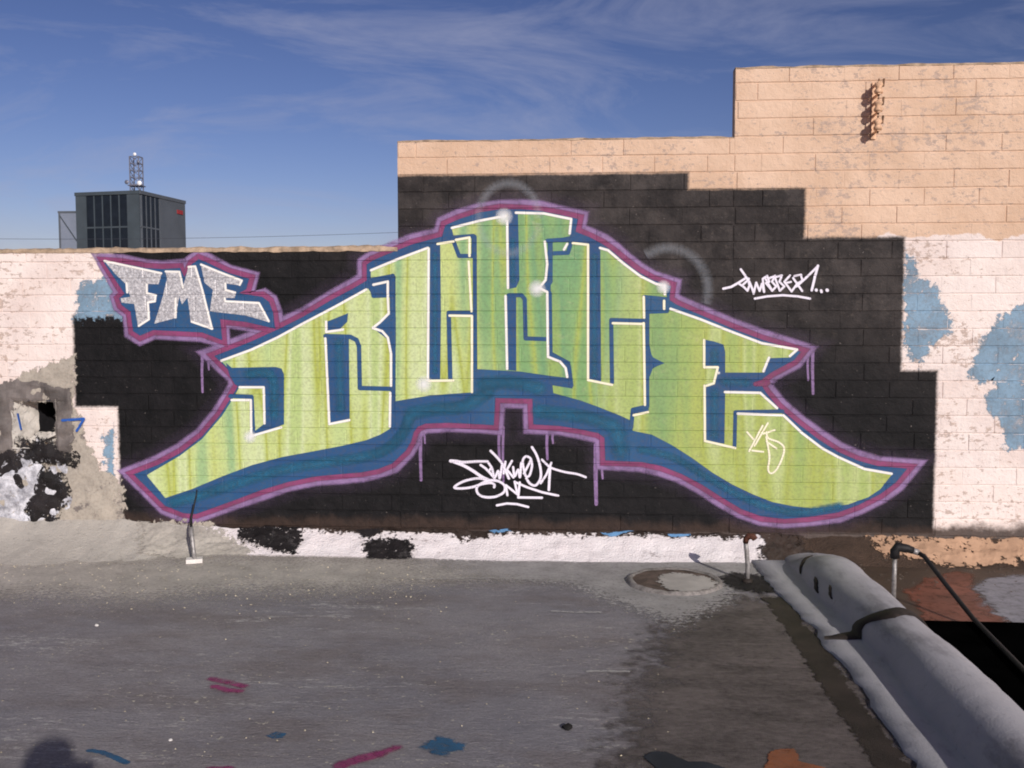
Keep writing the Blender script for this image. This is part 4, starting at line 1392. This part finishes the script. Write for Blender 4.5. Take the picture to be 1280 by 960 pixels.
px, py = on_ground(243, 703)
rod = empty('bent_rod', (px, py, 0.0))
tag(rod, 'bent metal rod with a white square foot leaning at the left foot of the wall', 'rod')
s = (D - 0.2) / F
MB().box(-0.045, 0.045, -0.03, 0.035, 0.0, 0.024).build('foot_plate', plain('white_metal', lin(222, 216, 210), 0.5), rod).rotation_euler = (0, 0, 0.35)
MB().tube([(0.002, 0, 0.02), (-0.008, 0.01, 0.07), (-0.022, 0.03, 0.13), (-0.036, 0.05, 0.195)], [0.013, 0.012, 0.012, 0.013], 10).build('lower_tube', M_GALV, rod, True)
MB().tube([(-0.036, 0.05, 0.19), (-0.038, 0.06, 0.25), (-0.026, 0.07, 0.31), (-0.014, 0.08, 0.37), (-0.010, 0.085, 0.41)], [0.009, 0.007, 0.006, 0.005, 0.004], 8).build('upper_wire', M_BLKRUB, rod, True)

# black pipe with elbow beyond the kerb
px, py = on_ground(1117, 752)
con = empty('black_pipe', (px, py, 0.0))
tag(con, 'black pipe with an elbow coupling lying on the roof beyond the rounded kerb', 'pipe')
top = 0.265
MB().tube([(0, 0, 0.0), (0, 0, top - 0.02)], 0.011, 12).build('standpipe', M_GALV, con, True)
MB().tube([(0, 0, top - 0.045), (0, 0, top - 0.01), (0.012, 0.0, top + 0.012), (0.06, -0.004, top + 0.005), (0.085, -0.006, top - 0.004)], [0.022, 0.024, 0.025, 0.020, 0.018], 14).build('elbow', M_BLKRUB, con, True)
MB().tube([(0.080, -0.006, top - 0.003), (0.112, -0.009, top - 0.014)], 0.015, 12).build('coupling', M_GALV, con, True)
ex_, ey_ = on_ground(1216, 782)
ex2, ey2 = on_ground(1520, 1100)
MB().tube([(0.11, -0.009, top - 0.013), (0.128, -0.05, top - 0.026), ((ex_ - px) * 0.5 + 0.055, (ey_ - py) * 0.5, 0.15), (ex_ - px, ey_ - py, 0.034), ((ex_ + ex2) / 2 - px, (ey_ + ey2) / 2 - py, 0.034), (ex2 - px, ey2 - py, 0.034)], 0.011, 12).build('pipe_run', M_BLKRUB, con, True)

# a few stones on the roof
M_STONE = [plain('dark_stone', lin(30, 28, 27), 0.9), plain('grey_stone', lin(150, 144, 138), 0.9), plain('white_chip', lin(220, 216, 210), 0.8)]
def stone(u, v, r, mi, lb):
    x, y = on_ground(u, v)
    me = bpy.data.meshes.new('stone')
    bm = bmesh.new()
    bmesh.ops.create_icosphere(bm, subdivisions=2, radius=r)
    for q in bm.verts:
        k = 1 + 0.35 * mnoise.noise(q.co / r * 1.3 + Vector((u, v, 0)))
        q.co = Vector((q.co.x * k, q.co.y * k, max(-0.45 * r, q.co.z * k * 0.6)))
    bm.to_mesh(me)
    bm.free()
    me.materials.append(M_STONE[mi])
    o = bpy.data.objects.new('stone', me)
    COL.objects.link(o)
    o.location = (x, y, r * 0.45 + roof_z(x, y))
    tag(o, lb, 'stone', 'stones lying on the roof')
stone(709, 909, 0.017, 0, 'small dark stone on the grey roof right of the blue star dab')
stone(213, 923, 0.007, 2, 'tiny white chip on the roof right of the curved blue spray line')
stone(121, 781, 0.009, 2, 'white chip lying on the roof left of the bent rod')

# insulator rack high on the wall
rx, rz = on_wall(1092, 138)
rack = empty('insulator_rack', (rx, D, rz))
tag(rack, 'upright rack of three spool insulators bolted high on the peach wall', 'insulator rack')
M_RACK = plain('painted_rack', lin(214, 174, 142), 0.7, var=0.3, scale=40)
M_RACKD = plain('rusty_rack', lin(112, 84, 64), 0.8, var=0.4, scale=40)
MB().box(-0.014, 0.014, -0.012, -0.004, -0.165, 0.155).build('back_bar', M_RACK, rack)
for dz in (0.105, 0.003, -0.100):
    for zz in (0.030, -0.036):
        MB().box(-0.008, 0.008, -0.105, -0.012, dz + zz, dz + zz + 0.006).build('bracket', M_RACK, rack)
    MB().tube([(0, -0.088, dz - 0.029), (0, -0.088, dz - 0.016), (0, -0.088, dz), (0, -0.088, dz + 0.016), (0, -0.088, dz + 0.029)], [0.022, 0.026, 0.015, 0.026, 0.022], 16).build('spool', M_RACK, rack, True)
    MB().tube([(0.0, -0.088, dz - 0.046), (0.0, -0.088, dz + 0.052)], 0.005, 8).build('pin', M_RACKD, rack, True)
    MB().prism((0.024, -0.10, dz + 0.05), (0.020, -0.10, dz + 0.005), 0.010, 0.010).build('clip', M_RACKD, rack)

# ------------------------------------------------------------------ far things behind the wall
def at_dist(u, v, dist):
    d = ray(u, v)
    return CAM + d * (dist / F)
GZ = -4.5
def office():
    c0 = at_dist(174, 238, 250)
    zt = c0.z
    def at_z(u, v):
        d = ray(u, v)
        return CAM + d * ((zt - CAM.z) / d.z)
    cl, cr = at_z(95, 241), at_z(230, 251)
    ob = empty('office_building', (c0.x, c0.y, GZ))
    tag(ob, 'dark grey office block with glazed bays and a small red sign rising behind the wall', 'building')
    o3 = Vector((c0.x, c0.y, GZ))
    loc = lambda p, z: (p.x - o3.x, p.y - o3.y, z - GZ)
    back = cl + (cr - c0)
    base = [c0, cr, back, cl]
    M_CON = plain('grey_panel', lin(66, 75, 82), 0.7, var=0.12, scale=0.2, bump=0.1)
    M_CON2 = plain('grey_side', lin(86, 92, 100), 0.7, var=0.1, scale=0.2, bump=0.1)
    M_GLS = plain('dark_glass', lin(28, 34, 42), 0.25, var=0.25, scale=0.3, bump=0.0)
    V = [loc(p, GZ) for p in base] + [loc(p, zt - 0.6) for p in base]
    mesh_obj('wall', V, [(0, 1, 5, 4), (1, 2, 6, 5), (2, 3, 7, 6), (3, 0, 4, 7), (4, 5, 6, 7)], M_CON2, ob)
    def skin(a, b, name, s0, s1, z0, z1, out, mat, parent=ob, thick=0.3):
        e = (b - a)
        nrm = Vector((e.y, -e.x, 0)).normalized()
        if nrm.dot(CAM - a) < 0:
            nrm = -nrm
        p, q = a + e * s0, a + e * s1
        pts = []
        for zz in (z0, z1):
            for w_, oo in ((p, out), (q, out), (q, out - thick), (p, out - thick)):
                v = w_ + nrm * oo
                pts.append((v.x - o3.x, v.y - o3.y, zz - GZ))
        return mesh_obj(name, pts, [(0, 1, 5, 4), (1, 2, 6, 5), (2, 3, 7, 6), (3, 0, 4, 7), (4, 5, 6, 7), (3, 2, 1, 0)], mat, parent)
    # parapet, corner panels
    skin(c0, cl, 'parapet', -0.01, 1.01, zt - 0.9, zt, 0.45, M_CON)
    skin(c0, cr, 'parapet', -0.01, 1.01, zt - 0.9, zt, 0.46, M_CON2)
    skin(c0, cl, 'corner_panel', 0.0, 0.18, GZ, zt - 0.9, 0.30, M_CON)
    skin(c0, cl, 'corner_panel', 0.84, 1.0, GZ, zt - 0.9, 0.30, M_CON)
    skin(c0, cr, 'side_panel', 0.42, 1.0, GZ, zt - 0.9, 0.30, M_CON2)
    lev = [GZ, zt - 26, zt - 17.8, zt - 9.4, zt - 0.9]
    for k in range(len(lev) - 1):
        for j in range(5):
            s0 = 0.18 + 0.66 * j / 5
            skin(c0, cl, 'window', s0 + 0.008, s0 + 0.66 / 5 - 0.008, lev[k] + 0.3, lev[k + 1] - 0.1, 0.12, M_GLS, thick=0.1)
        for j in range(4):
            s0 = 0.03 + 0.38 * j / 4
            skin(c0, cr, 'window', s0 + 0.006, s0 + 0.38 / 4 - 0.006, lev[k] + 0.3, lev[k + 1] - 0.1, 0.12, M_GLS, thick=0.1)
        if k:
            skin(c0, cl, 'floor_band', 0.18, 0.84, lev[k] - 0.12, lev[k] + 0.3, 0.22, M_CON)
            skin(c0, cr, 'floor_band', 0.0, 0.42, lev[k] - 0.12, lev[k] + 0.3, 0.22, M_CON2)
    for j in range(6):
        s0 = 0.18 + 0.66 * j / 5
        skin(c0, cl, 'mullion', s0 - 0.008, s0 + 0.008, GZ, zt - 0.9, 0.26, M_CON)
    for j in range(5):
        s0 = 0.03 + 0.38 * j / 4
        skin(c0, cr, 'mullion', s0 - 0.008, s0 + 0.008, GZ, zt - 0.9, 0.26, M_CON2)
    skin(c0, cr, 'sign', 0.80, 0.93, zt - 4.1, zt - 3.0, 0.5, plain('red_sign', lin(150, 52, 56), 0.6, bump=0), thick=0.19)
    # lattice mast on its roof
    mc = at_dist(171, 238, 262)
    mast = empty('lattice_mast', (mc.x, mc.y, zt - 0.6))
    tag(mast, 'steel lattice antenna mast with white dishes on the roof of the office block', 'mast')
    M_ST = plain('mast_steel', lin(120, 122, 136), 0.5, 0.3, bump=0)
    M_DISH = plain('white_dish', lin(240, 240, 240), 0.4, bump=0, var=0.05)
    hh = 11.2
    w = 1.25
    z0 = 0.0
    cs = [(-w, -w), (w, -w), (w, w), (-w, w)]
    for a, b in cs:
        MB().prism((a, b, z0), (a, b, hh), 0.24, 0.24).build('leg', M_ST, mast)
    for k in range(6):
        za, zb = hh * k / 6, hh * (k + 1) / 6
        for i in range(4):
            p, q = cs[i], cs[(i + 1) % 4]
            MB().prism((*p, za), (*q, zb), 0.13, 0.13).build('brace', M_ST, mast)
            MB().prism((*p, zb), (*q, zb), 0.16, 0.16).build('rail', M_ST, mast)
    MB().box(-w - .5, w + .5, -w - .5, w + .5, 3.3, 3.55).build('platform', M_ST, mast)
    for x_, z_, r_, m_ in ((1.7, 3.9, 0.65, M_DISH), (-1.8, 4.2, 0.6, M_ST), (0.6, hh + 0.4, 0.45, M_DISH), (1.5, 9.6, 0.4, M_ST)):
        MB().tube([(x_, -w - 0.3, z_), (x_, -w - 0.5, z_), (x_, -w - 0.75, z_), (x_, -w - 0.8, z_)], [r_ * 0.4, r_ * 0.75, r_, r_ * 0.98], 16).build('dish', m_, mast, True)
    # lower block beside it
    zt2 = at_dist(84, 267, 268).z
    a, b = at_dist(73, 267, 262), at_dist(98, 267, 262)
    an = empty('annex_building', ((a.x + b.x) / 2, a.y, GZ))
    tag(an, 'pale grey flat-roofed block left of the dark office block', 'building')
    hw = (b.x - a.x) / 2
    M_AN = plain('pale_panel', lin(120, 128, 144), 0.7, var=0.08, scale=0.2, bump=0.1)
    MB().box(-hw, hw, 0, 16, 0, zt2 - GZ - 0.5).build('wall', M_AN, an)
    MB().box(-hw - 0.15, hw + 0.15, -0.15, 16.15, zt2 - GZ - 0.5, zt2 - GZ).build('parapet', M_CON2, an)
    MB().prism((-hw + 0.4, -0.12, zt2 - GZ - 1.2), (hw - 0.2, -0.12, zt2 - GZ - 8.4), 0.2, 0.2).build('stair_rail', M_CON, an)
    MB().box(-hw + 0.02, -hw + 0.5, -0.14, -0.003, 0, zt2 - GZ - 0.5).build('corner_trim', M_CON2, an)
office()
# overhead wire, well behind the wall, in front of the office block
pa, pb = at_dist(-260, 300, 60), at_dist(700, 287, 60)
pts = []
for i in range(25):
    t = i / 24
    p = pa.lerp(pb, t)
    pts.append((p.x, p.y, p.z - 0.55 * 4 * t * (1 - t) + 0.33))
wire = MB().tube(pts, 0.011, 6).build('overhead_wire', plain('wire_dark', lin(60, 62, 72), 0.6, bump=0))
tag(wire, 'thin dark overhead wire crossing the sky low behind the wall', 'wire')

# ------------------------------------------------------------------ the photographer, behind the camera: only the shadow shows
def photographer():
    root = empty('person', (-0.10, -0.32, 0.0))
    root.scale = (1.04, 1.0, 0.955)
    tag(root, 'person with raised arms taking the picture, whose shadow falls at lower left', 'person')
    J = {'pel': (0, 0, 0.90), 'sp': (0, 0, 1.10), 'ch': (0, 0.01, 1.30), 'nk': (0, 0.0, 1.42), 'hd': (0, 0.02, 1.52), 'ht': (0, 0.02, 1.64),
         'sl': (-0.19, 0, 1.35), 'el': (-0.24, 0.12, 1.20), 'wl': (-0.10, 0.17, 1.38), 'hl': (-0.07, 0.185, 1.44), 'sr': (0.19, 0, 1.35), 'er': (0.24, 0.12, 1.20), 'wr': (0.10, 0.17, 1.38), 'hr': (0.07, 0.185, 1.44),
         'tl': (-0.10, 0, 0.85), 'kl': (-0.11, 0.02, 0.47), 'al': (-0.12, -0.01, 0.08), 'fl': (-0.13, 0.14, 0.035), 'tr': (0.10, 0, 0.85), 'kr': (0.11, 0.02, 0.47), 'ar': (0.12, -0.01, 0.08), 'fr': (0.13, 0.14, 0.035)}
    rad = {'pel': .15, 'sp': .135, 'ch': .15, 'nk': .06, 'hd': .085, 'ht': .075, 'sl': .065, 'el': .045, 'wl': .03, 'hl': .035, 'sr': .065, 'er': .045, 'wr': .03, 'hr': .035, 'tl': .095, 'kl': .06, 'al': .04, 'fl': .035, 'tr': .095, 'kr': .06, 'ar': .04, 'fr': .035}
    ks = list(J)
    E = [('pel', 'sp'), ('sp', 'ch'), ('ch', 'nk'), ('nk', 'hd'), ('hd', 'ht'), ('ch', 'sl'), ('sl', 'el'), ('el', 'wl'), ('wl', 'hl'), ('ch', 'sr'), ('sr', 'er'), ('er', 'wr'), ('wr', 'hr'), ('pel', 'tl'), ('tl', 'kl'), ('kl', 'al'), ('al', 'fl'), ('pel', 'tr'), ('tr', 'kr'), ('kr', 'ar'), ('ar', 'fr')]
    me = bpy.data.meshes.new('body')
    me.from_pydata([J[k] for k in ks], [(ks.index(a), ks.index(b)) for a, b in E], [])
    o = bpy.data.objects.new('body', me)
    COL.objects.link(o)
    o.parent = root
    sk = o.modifiers.new('skin', 'SKIN')
    for i, k in enumerate(ks):
        me.skin_vertices[0].data[i].radius = (rad[k], rad[k])
    me.skin_vertices[0].data[0].use_root = True
    o.modifiers.new('sub', 'SUBSURF').levels = 2
    o.modifiers['sub'].render_levels = 2
    me.materials.append(plain('dark_clothes', lin(48, 50, 58), 0.9))
    MB().box(-0.06, 0.06, 0.195, 0.205, 1.40, 1.47).build('telephone', plain('telephone_case', lin(20, 20, 22), 0.4), root)
photographer()


# ------------------------------------------------------------------ grit and paint flakes lying loose on the roof
def chips(name, n, place, size, mat, label):
    m_ = MB()
    q = random.Random(len(name) * 7 + n)
    for _ in range(n):
        u, v = place(q)
        x, y = on_ground(u, v)
        if y > D - 0.05:
            continue
        r = size * q.uniform(0.4, 1.5)
        a = q.uniform(0, 6.3)
        z = max(roof_z(x, y), foot_z(x, y)) + 0.004
        k = len(m_.v)
        for i in range(4):
            rr_ = r * q.uniform(0.6, 1.3)
            m_.v.append((x + rr_ * math.cos(a + i * 1.57), y + rr_ * math.sin(a + i * 1.57) * 0.8, z))
        m_.v.append((x + q.uniform(-r, r) * 0.3, y, z + r * q.uniform(0.25, 0.9)))
        m_.f += [(k, k + 1, k + 4), (k + 1, k + 2, k + 4), (k + 2, k + 3, k + 4), (k + 3, k, k + 4)]
    o = m_.build(name, mat, roof)
    tag(o, label, kind='stuff')


M_CHIP = plain('pale_grit', lin(196, 184, 158), 0.9, var=0.35, scale=30)
M_CHIPD = plain('dark_grit', lin(84, 74, 66), 0.9, var=0.4, scale=30)
chips('grit', 420, lambda q: (q.uniform(-20, 560), 704 + abs(q.gauss(0, 26))), 0.0048, M_CHIP, 'sandy grit washed down from the left foot of the wall')
chips('flakes', 130, lambda q: (q.uniform(0, 850), q.uniform(715, 958)), 0.0034, M_CHIP, 'pale paint flakes scattered over the roof')
chips('debris', 160, lambda q: (q.uniform(960, 1280), 704 + abs(q.gauss(0, 18))), 0.009, M_CHIPD, 'dark debris along the right foot of the wall')
